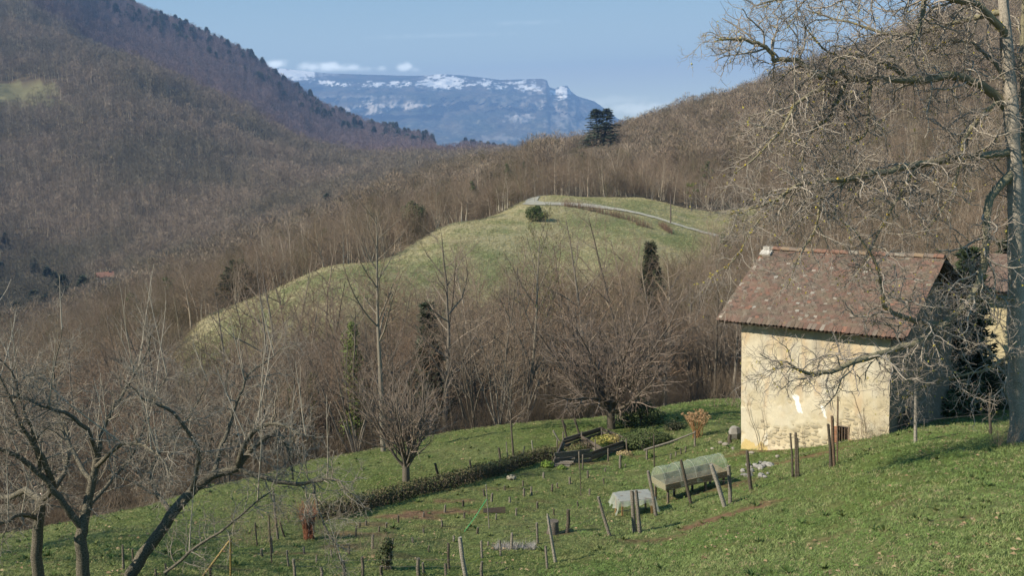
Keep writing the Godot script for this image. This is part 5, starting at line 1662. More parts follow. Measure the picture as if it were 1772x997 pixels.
func build_orchard() -> void:
	slim = 0.017
	M.bark_apple = textured(mat(1, 1, 1, 0.95, true), noise_tex(0.05, 0.5, 1.0, 81, 256), 2.5, false)
	apple("old apple tree at the left edge with a short dark trunk", [73, 1012],
		[[[73, 1020, 0, 0.11], [66, 960, 0, 0.095], [69, 898, 0, 0.09], [74, 868, 0, 0.085]]],
		[[[74, 868, 0, 0.07], [45, 850, 0.3, 0.06], [10, 862, 0.6, 0.045], [-40, 850, 0.8, 0.03]], [[74, 868, 0, 0.07], [92, 840, -0.3, 0.055], [75, 790, -0.7, 0.045], [40, 740, -1.0, 0.03], [20, 690, -1.2, 0.02], [-5, 640, -1.3, 0.01]], [[70, 900, 0, 0.045], [40, 890, -0.6, 0.035], [5, 905, -1.2, 0.025], [-30, 900, -1.5, 0.015]], [[74, 868, 0, 0.06], [110, 820, 0.6, 0.045], [120, 760, 1.0, 0.035], [95, 700, 1.3, 0.022], [60, 660, 1.5, 0.01]]], 12)
	apple("old apple tree with a forked trunk lit on its left side", [150, 1014],
		[[[150, 1025, 0, 0.125], [143, 960, 0, 0.105], [144, 918, 0, 0.10], [151, 879, 0.1, 0.08], [160, 833, 0.15, 0.068], [170, 788, 0.2, 0.06]], [[144, 918, 0, 0.07], [128, 893, -0.1, 0.062], [105, 861, -0.2, 0.055], [69, 820, -0.4, 0.05], [27, 788, -0.6, 0.04], [-5, 776, -0.8, 0.03]]],
		[[[170, 788, 0.2, 0.05], [180, 740, 0.3, 0.038], [200, 703, 0.4, 0.03], [225, 665, 0.5, 0.022], [250, 620, 0.6, 0.014], [262, 580, 0.7, 0.008]], [[170, 788, 0.2, 0.05], [150, 745, -0.2, 0.036], [115, 715, -0.5, 0.03], [70, 700, -0.8, 0.02], [20, 685, -1.0, 0.01]], [[160, 833, 0.15, 0.045], [120, 770, 0.7, 0.034], [102, 710, 1.0, 0.024], [95, 640, 1.2, 0.014], [108, 570, 1.3, 0.007]], [[165, 810, 0.2, 0.045], [210, 770, -0.4, 0.035], [250, 770, -0.8, 0.026], [285, 800, -1.1, 0.016], [300, 840, -1.3, 0.009]], [[69, 820, -0.4, 0.036], [60, 760, -0.7, 0.028], [40, 700, -0.9, 0.02], [20, 640, -1.0, 0.012], [-10, 612, -1.1, 0.008]], [[151, 879, 0.1, 0.04], [200, 825, 0.8, 0.03], [240, 770, 1.2, 0.022], [260, 700, 1.4, 0.014], [290, 650, 1.5, 0.008]]], 20)
	apple("leaning dark apple tree arching to the right over the slope", [221, 1010],
		[[[215, 1020, 0, 0.125], [228, 992, 0, 0.115], [261, 943, 0.1, 0.108], [298, 893, 0.2, 0.10], [330, 852, 0.3, 0.092], [367, 824, 0.4, 0.08], [413, 810, 0.5, 0.07]]],
		[[[413, 810, 0.5, 0.062], [435, 778, 0.5, 0.055], [472, 751, 0.6, 0.05], [490, 757, 0.7, 0.042], [502, 790, 0.8, 0.03], [508, 830, 0.9, 0.014]], [[410, 811, 0.5, 0.055], [428, 762, 0.2, 0.045], [455, 737, 0.0, 0.038], [495, 737, -0.2, 0.028], [530, 755, -0.3, 0.014]], [[367, 824, 0.4, 0.05], [385, 772, 0.8, 0.042], [402, 720, 1.0, 0.034], [415, 685, 1.1, 0.026], [430, 648, 1.2, 0.02], [465, 622, 1.3, 0.014], [492, 600, 1.4, 0.008]], [[330, 852, 0.3, 0.05], [345, 790, -0.2, 0.042], [322, 742, -0.5, 0.034], [290, 708, -0.8, 0.026], [250, 690, -1.0, 0.014], [215, 660, -1.1, 0.008]], [[413, 810, 0.5, 0.05], [462, 828, 0.2, 0.042], [515, 838, 0.0, 0.036], [545, 832, -0.2, 0.032], [578, 830, -0.4, 0.022], [604, 852, -0.6, 0.01]], [[541, 834, -0.2, 0.026], [548, 868, -0.4, 0.022], [560, 905, -0.6, 0.018], [580, 945, -0.8, 0.012], [592, 978, -0.9, 0.008]], [[298, 893, 0.2, 0.045], [262, 830, 0.9, 0.036], [285, 770, 1.3, 0.028], [330, 720, 1.6, 0.018], [360, 660, 1.8, 0.009]], [[285, 992, -0.9, 0.028], [330, 955, -0.8, 0.025], [380, 920, -0.7, 0.022], [430, 880, -0.6, 0.017], [475, 845, -0.5, 0.01]]], 18)

# ---- garden ---------------------------------------------------------------------------------------------
func beam_between(b: Buf, p: Vector3, q: Vector3, w: float, h: float, col: Color) -> void:     # a squared timber from p to q
	var d := q - p
	var side := d.cross(Vector3.UP).normalized()
	var up := side.cross(d).normalized()
	b.box(Transform3D(Basis(side, up, d.normalized()) if side.length() > 0.5 else Basis(), (p + q) * 0.5), Vector3(w, h, d.length()), col)

func film(alpha: float, tint: Color) -> StandardMaterial3D:
	var m := StandardMaterial3D.new()
	m.transparency = BaseMaterial3D.TRANSPARENCY_ALPHA
	m.albedo_color = Color(tint.r, tint.g, tint.b, alpha)
	m.roughness = 0.28
	m.metallic_specular = 0.5
	m.backlight_enabled = true
	m.backlight = Color(0.5, 0.5, 0.45)
	return m

func build_garden() -> void:
	var timber := textured(mat(1, 1, 1, 0.92, true), noise_tex(0.04, 0.55, 1.0, 91, 256), 2.5, false)
	M.timber = timber
	var grey := Color(0.33, 0.29, 0.24)
	var dark := Color(0.15, 0.12, 0.095)
	# low clipped hedge
	var path := []
	for q in [[545, 900], [600, 890], [650, 876], [700, 862], [750, 851], [800, 838], [850, 823], [900, 808], [958, 792]]: path.append(spot(q[0], q[1]))
	var hb := Buf.new()
	var hs := Buf.new()
	var o: Vector3 = path[0]
	for k in path.size() - 1:
		var a: Vector3 = path[k]; var c: Vector3 = path[k + 1]
		var n := int(a.distance_to(c) * 950.0)
		var side := (c - a).cross(Vector3.UP).normalized()
		for m in n:
			var x := rr(-1, 1)
			var y := rr(0.06, 1.0)
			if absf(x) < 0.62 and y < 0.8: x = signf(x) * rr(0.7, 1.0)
			var p := a.lerp(c, rng.randf()) + side * x * 0.33
			p.y = height(p.x, p.z) + y * 0.62 + tone_noise.get_noise_2d(p.x * 6.0, p.z * 6.0) * 0.10
			var nrm := (side * x + Vector3.UP * (y - 0.3) + rvec()).normalized()
			var s := nrm.cross(rvec()).normalized() * rr(0.018, 0.035)
			var t := nrm.cross(s).normalized() * rr(0.02, 0.045)
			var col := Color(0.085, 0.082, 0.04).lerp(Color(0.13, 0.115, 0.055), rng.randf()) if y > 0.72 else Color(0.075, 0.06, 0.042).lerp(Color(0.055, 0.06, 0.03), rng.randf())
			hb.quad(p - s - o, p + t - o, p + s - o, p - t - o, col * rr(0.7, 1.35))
		for m in int(a.distance_to(c) * 40.0):
			var p := a.lerp(c, rng.randf()) + side * rr(-0.3, 0.3)
			p.y = height(p.x, p.z)
			hs.tube(PackedVector3Array([p - o, p - o + Vector3(rr(-0.1, 0.1), rr(0.3, 0.62), rr(-0.1, 0.1))]), PackedFloat32Array([0.010, 0.004]), 3, TWIG, TWIG)
	var hedge := thing("box_hedge", "low clipped dark hedge running along the upper edge of the garden", "hedge", o)
	tag(part("stems", hs, M.twig, hedge), "", "", "", "stuff")
	tag(part("foliage", hb, M.leaf, hedge), "", "", "", "stuff")
	# compost bins: every board its own piece
	var A := spot(960, 806); var B := spot(1022, 799); var C := spot(1084, 776); var A2 := spot(974, 777); var C2 := spot(1040, 755)
	var bin := thing("compost_bins", "weathered board compost bins with leaves heaped inside, below the old fruit tree", "compost bin", A)
	var mid := B.lerp(A2, 0.35)
	for w in [[A, B, 4, 0.0], [B, C, 3, 0.0], [A2, C2, 3, 0.05], [C, C2, 3, 0.0], [A, A2, 3, 0.0], [B.lerp(C, 0.35), A2.lerp(C2, 0.45), 3, 0.0]]:
		for k in int(w[2]):
			var pb := Buf.new()
			var y := 0.10 + k * 0.145 + float(w[3])
			beam_between(pb, w[0] + Vector3(rr(-0.08, 0.08), y + rr(-0.02, 0.02), rr(-0.03, 0.03)) - A, w[1] + Vector3(rr(-0.08, 0.08), y + rr(-0.02, 0.02), 0) - A, 0.05, 0.125, grey.lerp(dark, rng.randf() * 0.8) * rr(0.8, 1.15))
			part("plank", pb, timber, bin)
	for q in [[964, 785], [1008, 812], [1003, 812], [1052, 799], [1085, 783], [1042, 760], [974, 770], [1008, 768], [1030, 790]]:
		var p := spot(q[0], q[1])
		var sb := Buf.new()
		sb.tube(PackedVector3Array([p - A + Vector3(0, -0.2, 0), p - A + Vector3(rr(-0.04, 0.04), rr(0.6, 0.85), 0)]), PackedFloat32Array([0.04, 0.036]), 6, dark, grey, true)
		part("stake", sb, timber, bin)
	for k in 6:
		var pb := Buf.new()
		var p := spot(964 + k * 3, 806 - k * 2.0)
		beam_between(pb, p - A + Vector3(-0.35, 0.05 + k * 0.055, 0.10), p - A + Vector3(0.55, 0.04 + k * 0.06, 0.24 + rr(-0.1, 0.1)), 0.14, 0.04, Color(0.38, 0.33, 0.27) * rr(0.75, 1.1))
		part("loose_board", pb, timber, bin)
	var heap := Buf.new()
	var hc := A.lerp(C2, 0.5) - A
	for q in [[1050, 768, Color(0.30, 0.30, 0.07), Color(0.42, 0.36, 0.10)], [1035, 772, Color(0.22, 0.25, 0.06), Color(0.35, 0.28, 0.10)], [1062, 768, Color(0.30, 0.22, 0.08), Color(0.40, 0.33, 0.13)], [1000, 783, Color(0.13, 0.16, 0.05), Color(0.16, 0.13, 0.07)], [1015, 778, Color(0.15, 0.11, 0.07), Color(0.10, 0.08, 0.05)], [985, 790, Color(0.12, 0.14, 0.05), Color(0.14, 0.10, 0.06)]]:
		leaf_ball(heap, spot(q[0], q[1]) - A + Vector3(0, 0.28, 0), Vector3(0.42, 0.18, 0.5), 380, 0.04, q[2], q[3], 0.4)
	tag(part("leaf_heap", heap, M.leaf, bin), "heap of yellowing leaves", "", "", "stuff")
	# straw and vegetable clumps on the beds
	var straw := Buf.new()
	var s0 := spot(1080, 788)
	leaf_ball(straw, Vector3(0, 0.08, 0), Vector3(0.45, 0.14, 0.3), 420, 0.05, Color(0.42, 0.34, 0.18), Color(0.28, 0.2, 0.11), 0.2)
	tag(part("leaf_pile", straw, M.leaf), "pale heap of withered leaves beside the right end of the compost bins", "leaf pile").position = s0
	for q in [[947, 808, 0.32, Color(0.20, 0.28, 0.05), "bright green lettuce like clump at the end of the low hedge"], [972, 812, 0.2, Color(0.16, 0.22, 0.05), "small green clump in front of the loose boards"], [1125, 792, 0.22, Color(0.12, 0.18, 0.04), "small green clump under the log rail"], [885, 830, 0.2, Color(0.36, 0.33, 0.26), "pale withered clump along the bare soil below the hedge"]]:
		var lb := Buf.new()
		leaf_ball(lb, Vector3(0, q[2] * 0.4, 0), Vector3(q[2], q[2] * 0.5, q[2]), 260, 0.05, q[3], q[3] * 0.7, 0.2)
		tag(part("leafy_plant", lb, M.leaf), q[4], "plant").position = spot(q[0], q[1])
	# shrubs of the upper garden
	var p := spot(1108, 738)
	shrub("evergreen_shrub", "large dark round evergreen shrub right of the old fruit tree", p, [[0, 0.6, 0, 0.95, 0.75, 0.8], [-0.75, 0.5, 0.1, 0.7, 0.6, 0.6], [0.7, 0.5, 0.1, 0.7, 0.6, 0.6], [0.1, 1.05, 0, 0.6, 0.5, 0.5]], 4200, 0.05, Color(0.03, 0.045, 0.018), Color(0.065, 0.085, 0.032))
	p = spot(1112, 778)
	shrub("ivy_bed", "broad low bank of dark glossy ground cover before the evergreen shrub", p, [[0, 0.3, -0.2, 0.8, 0.45, 0.5], [0.7, 0.3, -0.5, 0.7, 0.42, 0.5], [-0.6, 0.3, -0.2, 0.5, 0.4, 0.4], [1.1, 0.25, -0.8, 0.5, 0.35, 0.4], [0.3, 0.45, -0.9, 0.9, 0.45, 0.5]], 4600, 0.045, Color(0.045, 0.065, 0.022), Color(0.11, 0.135, 0.055))
	p = spot(1160, 745)
	shrub("low_shrub", "small dark shrub between the ivy bank and the withered hydrangea", p, [[0, 0.25, 0, 0.45, 0.35, 0.4], [0.4, 0.2, 0, 0.35, 0.25, 0.3]], 800, 0.045, Color(0.04, 0.05, 0.025), Color(0.09, 0.09, 0.05))
	p = spot(1205, 757)
	var hy := thing("hydrangea", "withered hydrangea with tan flower heads on orange brown stems", "shrub", p)
	var hst := Buf.new()
	var hf := Buf.new()
	for k in 60:
		var d := (Vector3.UP * 1.3 + Vector3(rr(-1, 1), 0, rr(-1, 1)) * 0.75).normalized()
		var L := rr(0.8, 1.3)
		var e := d * L + Vector3(0, 0.05, 0)
		hst.tube(PackedVector3Array([Vector3(rr(-0.2, 0.2), -0.1, rr(-0.2, 0.2)), d * L * 0.5, e]), PackedFloat32Array([0.012, 0.009, 0.006]), 3, Color(0.34, 0.19, 0.09), Color(0.36, 0.22, 0.12))
		leaf_ball(hf, e, Vector3(0.12, 0.08, 0.12), 26, 0.03, Color(0.36, 0.22, 0.12), Color(0.46, 0.31, 0.18), 0.4)
	tag(part("stems", hst, M.twig, hy), "", "", "", "stuff")
	tag(part("flower_heads", hf, M.leaf, hy), "", "", "", "stuff")
	p = spot(1254, 704)
	var gb := thing("bare_bush", "dense grey leafless bush beside the left corner of the barn", "shrub", p)
	tag(part("twigs", kinds["brush"][1][1], M.twig_grey, gb), "", "", "", "stuff")
	part("stems", kinds["brush"][1][0], M.twig_grey, gb)
	gb.scale = Vector3(0.75, 0.85, 0.75)
	p = spot(536, 934)
	var rb := Buf.new()
	for k in 130:
		var d := (Vector3.UP * 1.6 + Vector3(rr(-1, 1), 0, rr(-1, 1)) * 0.5).normalized()
		rb.tube(PackedVector3Array([Vector3(rr(-0.15, 0.15), -0.05, rr(-0.15, 0.15)), d * rr(0.4, 0.7), d * rr(0.8, 1.25) + rvec() * 0.06]), PackedFloat32Array([0.010, 0.008, 0.004]), 3, Color(0.24, 0.10, 0.06), Color(0.28, 0.15, 0.10))
	tag(part("dogwood", rb, M.twig), "red brown twiggy bush at the lower end of the low hedge", "shrub").position = p
	p = spot(668, 985)
	shrub("young_evergreen", "small dark narrow evergreen bush beside the bottom fence posts", p, [[0, 0.3, 0, 0.22, 0.34, 0.2], [0.08, 0.62, 0, 0.14, 0.22, 0.14]], 700, 0.035, Color(0.035, 0.045, 0.02), Color(0.08, 0.09, 0.04))
	p = spot(893, 950)
	var lav := Buf.new()
	for k in 900:
		var c: Vector3 = Vector3(rr(-0.6, 0.55), 0, rr(-0.25, 0.3))
		c.y = height(p.x + c.x, p.z + c.z) - p.y
		var d := (Vector3.UP + rvec() * 0.9).normalized()
		var s := d.cross(rvec()).normalized() * 0.007
		lav.flat(c - s, c + s, c + d * rr(0.12, 0.30), Color(0.42, 0.39, 0.38) * rr(0.6, 1.15))
	tag(part("lavender", lav, M.leaf), "grey dried lavender clumps beside the tree stump", "plant").position = p
	# stump
	p = spot(957, 924)
	var st := Buf.new()
	st.tube(PackedVector3Array([Vector3(0, -0.2, 0), Vector3(0, 0.05, 0), Vector3(0.01, 0.25, 0), Vector3(0.02, 0.42, 0.0)]), PackedFloat32Array([0.24, 0.20, 0.165, 0.16]), 11, Color(0.20, 0.165, 0.14), Color(0.27, 0.24, 0.21), true)
	for k in st.v.size(): st.v[k] += Vector3(rr(-1, 1), 0, rr(-1, 1)) * 0.012
	tag(part("tree_stump", st, timber), "grey split stump standing among the lower fence stakes", "stump").position = p
	# stones beside the tunnel
	for k in 22:
		var sp := spot(rr(1283, 1332), rr(800, 828))
		var rbuf := Buf.new()
		var s := rr(0.10, 0.28)
		rock(rbuf, Vector3(0, s * 0.25, 0), Vector3(s * rr(0.9, 1.5), s * 0.8, s), Basis(Vector3.UP, rr(0, TAU)), Color(0.44, 0.42, 0.39) * rr(0.75, 1.1), 0.25)
		tag(part("field_stone", rbuf, M.stone), "pale rough stone in the heap between the cold frame and the barn", "stone", "stones heaped by the cold frame").position = sp
	for q in [[1255, 772, 0.20], [1246, 768, 0.16], [1268, 778, 0.14], [1300, 786, 0.15], [1345, 792, 0.14], [1232, 778, 0.12], [1440, 792, 0.14]]:
		var rbuf := Buf.new()
		rock(rbuf, Vector3(0, q[2] * 0.3, 0), Vector3(q[2] * 1.4, q[2], q[2] * 1.1), Basis(Vector3.UP, rr(0, TAU)), Color(0.42, 0.38, 0.32) * rr(0.75, 1.1), 0.25)
		tag(part("edging_stone", rbuf, M.stone), "small stone edging the bare strip at the foot of the barn wall", "stone", "stones edging the foot of the barn").position = spot(q[0], q[1])
	# cold frame: raised bed on legs under a hoop of clear film
	var a: Vector3 = spot(1152, 872)
	var c: Vector3 = spot(1256, 838)
	var ax := c - a; ax.y = 0
	var L := ax.length() * 1.02
	var dir := ax.normalized()
	var back := Vector3(dir.z, 0, -dir.x)
	if back.z > 0.0: back = -back
	var bas := Basis(dir, Vector3.UP, -back)
	var base := a.lerp(c, 0.5) + back * 0.45
	base.y = minf(a.y, c.y) * 0.5 + maxf(a.y, c.y) * 0.5
	var frame := thing("cold_frame", "raised board bed under a hoop of clear plastic film", "cold frame", base, atan2(-dir.z, dir.x))
	var tilt_y := (c.y - a.y) * 0.35 / L
	var W := 1.0
	var bh := 0.42
	for s in [-1, 1]:
		for k in 2:
			var pb := Buf.new()
			pb.box(Transform3D(Basis(Vector3.BACK, tilt_y), Vector3(0, bh + 0.02 + k * 0.12, s * W * 0.5)), Vector3(L, 0.11, 0.035), Color(0.36, 0.28, 0.18) * rr(0.8, 1.05))
			part("side_board", pb, timber, frame)
		var eb := Buf.new()
		eb.box(Transform3D(Basis(), Vector3(s * L * 0.5, bh + 0.08 + s * L * 0.5 * tilt_y, 0)), Vector3(0.035, 0.22, W), Color(0.40, 0.32, 0.2))
		part("end_board", eb, timber, frame)
	var fl := Buf.new()
	fl.box(Transform3D(Basis(Vector3.BACK, tilt_y), Vector3(0, bh - 0.04, 0)), Vector3(L - 0.05, 0.03, W - 0.05), Color(0.20, 0.16, 0.12))
	part("bed_floor", fl, timber, frame)
	for i in 4:
		for s in [-1, 1]:
			var lb := Buf.new()
			var x := lerpf(-L * 0.5 + 0.12, L * 0.5 - 0.12, i / 3.0)
			lb.box(Transform3D(Basis(), Vector3(x, bh * 0.5 - 0.15, s * (W * 0.5 - 0.06))), Vector3(0.07, bh + 0.3, 0.07), Color(0.26, 0.21, 0.16))
			part("leg", lb, timber, frame)
	for k in 5:
		var hoop := PackedVector3Array()
		var rad := PackedFloat32Array()
		var x := lerpf(-L * 0.5 + 0.03, L * 0.5 - 0.03, k / 4.0)
		for m in 13:
			var t := PI * m / 12.0
			hoop.append(Vector3(x, bh + 0.08 + x * tilt_y + sin(t) * 0.60, cos(t) * W * 0.49))
			rad.append(0.004)
		var hbuf := Buf.new()
		hbuf.tube(hoop, rad, 6, Color(0.5, 0.5, 0.45), Color(0.5, 0.5, 0.45))
		part("hoop", hbuf, M.twig, frame)
	var fm := Buf.new()
	var nu := 40
	var nv := 22
	var nzf := FastNoiseLite.new()
	nzf.seed = 15; nzf.frequency = 1.3; nzf.fractal_octaves = 3
	for j in nv + 1:
		for i in nu + 1:
			var x := lerpf(-L * 0.5 - 0.02, L * 0.5 + 0.06, float(i) / nu)
			var t := lerpf(-0.10, PI + 0.10, float(j) / nv)
			var sag := 0.012 * absf(sin(float(i) / nu * PI * 4.0)) + nzf.get_noise_2d(x * 1.6, t * 1.9) * 0.05
			fm.vert(Vector3(x, bh + 0.06 + x * tilt_y + maxf(sin(t), -0.4) * (0.62 - sag), cos(t) * (W * 0.52 - sag)), Vector3(0, sin(t), cos(t)), Color.WHITE)
	# end flap, gathered to the ground at the left
	var w := nu + 1
	for j in nv:
		for i in nu:
			var q := j * w + i
			fm.tri(q, q + w, q + 1); fm.tri(q + 1, q + w, q + w + 1)
	for j in range(1, nv + 1):
		for i in range(0, nu + 1):
			pass
	for k in fm.v.size():
		var i := k % w
		var j := k / w
		var dx := fm.v[j * w + mini(i + 1, nu)] - fm.v[j * w + maxi(i - 1, 0)]
		var dt := fm.v[mini(j + 1, nv) * w + i] - fm.v[maxi(j - 1, 0) * w + i]
		fm.n[k] = dt.cross(dx).normalized()
		if fm.n[k].dot(Vector3(0, fm.v[k].y - bh, fm.v[k].z)) < 0.0: fm.n[k] = -fm.n[k]
	for j in nv:
		var p0 := fm.v[j * w]; var p1 := fm.v[(j + 1) * w]
		var ctr := Vector3(-L * 0.5 - 0.10, bh - 0.04 - L * 0.5 * tilt_y, 0)
		fm.flat(ctr, p1, p0)
	part("plastic_film", fm, film(0.27, Color(0.70, 0.74, 0.66)), frame)
	# table with a sheet of film over it
	var t0 := spot(1069, 889); var t1 := spot(1111, 899)
	var tx := t1 - t0; tx.y = 0
	var tdir := (tx.normalized() + Vector3(0.0, 0, -0.25)).normalized()
	tdir = Vector3(0.97, 0, -0.05).normalized()
	var tb := t0.lerp(t1, 0.6) + Vector3(0.12, 0, -0.45)
	var tbl := thing("garden_table", "small wooden table draped with clear plastic sheeting", "table", on_ground(tb.x, tb.z), atan2(-tdir.z, tdir.x) + 0.12)
	for k in 4:
		var pb := Buf.new()
		pb.box(Transform3D(Basis(), Vector3(0, 0.62, -0.33 + k * 0.22)), Vector3(1.25, 0.03, 0.205), Color(0.34, 0.30, 0.25) * rr(0.85, 1.1))
		part("board", pb, timber, tbl)
	for sx in [-0.52, 0.5]:
		for sz in [-0.36, 0.36]:
			var lb := Buf.new()
			lb.box(Transform3D(Basis(Vector3.BACK, 0.06 * signf(sx)), Vector3(sx, 0.26, sz)), Vector3(0.06, 0.74, 0.06), Color(0.52, 0.33, 0.15))
			part("leg", lb, timber, tbl)
	var cl := Buf.new()
	var gx := 36
	var gz := 26
	for j in gz + 1:
		for i in gx + 1:
			var x := lerpf(-0.98, 1.02, float(i) / gx)
			var z := lerpf(-0.66, 0.62, float(j) / gz)
			var ox := maxf(0.0, absf(x) - 0.63)
			var oz := maxf(0.0, absf(z) - 0.44)
			var drop := ox * 0.95 + oz * 0.95
			if x > 0.4 and z > 0.0: drop *= 1.5
			var y := 0.648 - drop + nzf.get_noise_2d(x * 2.0, z * 2.0) * 0.03 * (1.0 + drop * 3.0)
			y = maxf(y, 0.02)
			cl.vert(Vector3(signf(x) * (minf(absf(x), 0.63) + ox * 0.3 + sin(z * 14.0) * ox * 0.18), y, signf(z) * (minf(absf(z), 0.44) + oz * 0.3 + sin(x * 13.0) * oz * 0.2)), Vector3.UP, Color.WHITE)
	w = gx + 1
	for j in gz:
		for i in gx:
			var q := j * w + i
			cl.tri(q, q + 1, q + w); cl.tri(q + 1, q + w + 1, q + w)
	for k in cl.v.size():
		var i := k % w
		var j := k / w
		var dx := cl.v[j * w + mini(i + 1, gx)] - cl.v[j * w + maxi(i - 1, 0)]
		var dz := cl.v[mini(j + 1, gz) * w + i] - cl.v[maxi(j - 1, 0) * w + i]
		cl.n[k] = dz.cross(dx).normalized()
	var sheet := part("plastic_sheet", cl, film(0.36, Color(0.76, 0.78, 0.76)))
	sheet.position = tbl.position
	sheet.rotation = tbl.rotation
	tag(sheet, "crumpled clear plastic sheet draped over the garden table", "sheet")
	# log rail on posts
	var r0 := spot(1119, 795) + Vector3(-0.12, 0.43, 0)
	var r1 := spot(1202, 773) + Vector3(0, 0.66, 0)
	var rail := thing("log_rail", "long pale log laid as a rail over posts beside the ivy bank", "rail", spot(1119, 795))
	var lg := Buf.new()
	lg.tube(PackedVector3Array([r0 - rail.position, r0.lerp(r1, 0.5) - rail.position - Vector3(0, 0.05, 0), r1 - rail.position]), PackedFloat32Array([0.055, 0.05, 0.035]), 8, Color(0.36, 0.32, 0.26), Color(0.36, 0.32, 0.26), true)
	part("log", lg, timber, rail)
	for q in [[1119, 795, 0.45], [1202, 773, 0.72]]:
		var pb := Buf.new()
		var g := spot(q[0], q[1]) - rail.position
		pb.tube(PackedVector3Array([g - Vector3(0, 0.2, 0), g + Vector3(0, q[2], 0)]), PackedFloat32Array([0.05, 0.045]), 7, grey, grey, true)
		part("post", pb, timber, rail)
	# an iron pole with a green cord, a rusty harrow on the grass
	var g0 := spot(847, 915)
	var ir := Buf.new()
	ir.tube(PackedVector3Array([Vector3(0, -0.2, 0), Vector3(-0.05, 1.45, 0)]), PackedFloat32Array([0.02, 0.018]), 6, Color(0.36, 0.33, 0.28), Color(0.36, 0.33, 0.28), true)
	tag(part("washing_pole", ir, timber), "tall thin pole with a green cord tied to it", "pole").position = g0
	var cord := Buf.new()
	var ca := Vector3(-0.03, 1.0, 0)
	var cb := spot(803, 921) - g0
	cord.tube(PackedVector3Array([ca, ca.lerp(cb, 0.5) - Vector3(0, 0.04, 0), cb]), PackedFloat32Array([0.008, 0.008, 0.008]), 5, Color(0.05, 0.42, 0.18), Color(0.05, 0.42, 0.18))
	tag(part("green_cord", cord, M.twig), "bright green cord stretched from the thin pole down to the grass", "cord").position = g0
	var hr := Buf.new()
	var h0 := spot(852, 888)
	for k in 5: hr.tube(PackedVector3Array([Vector3(-0.3, 0.08 + k * 0.01, -0.2 + k * 0.1), Vector3(0.45, 0.10, -0.25 + k * 0.12)]), PackedFloat32Array([0.02, 0.02]), 5, Color(0.06, 0.05, 0.045), Color(0.08, 0.06, 0.05), true)
	tag(part("branch_bundle", hr, M.twig), "dark bundle of branches lying behind the thin pole", "bundle").position = h0

# ---- stakes, pegs and fence posts -------------------------------------------------------------------------
func stake(called: String, label: String, category: String, u0: float, v0: float, u1: float, v1: float, px: float, col: Color, group := "", point := false) -> MeshInstance3D:
	var a := spot(u0, v0)
	var D := -a.z
	var top := pt(u1, v1, D + rr(-0.1, 0.1)) - a
	var r := maxf(px * D / F * 0.5, 0.012)
	var b := Buf.new()
	var P := PackedVector3Array([Vector3(-top.x * 0.15, -0.25, 0), Vector3.ZERO, top * 0.5 + rvec() * r * 0.4, top * 0.93, top])
	var k := 7
	b.tube(P, PackedFloat32Array([r * 1.05, r * 1.05, r * rr(0.9, 1.0), r * 0.92, r * (0.25 if point else 0.8)]), k, col * 0.9, col, true)
	for q in b.v.size(): b.v[q] += Vector3(rr(-1, 1), 0, rr(-1, 1)) * r * 0.14
	var o := part(called, b, M.timber)
	o.position = a
	tag(o, label, category, group)
	return o

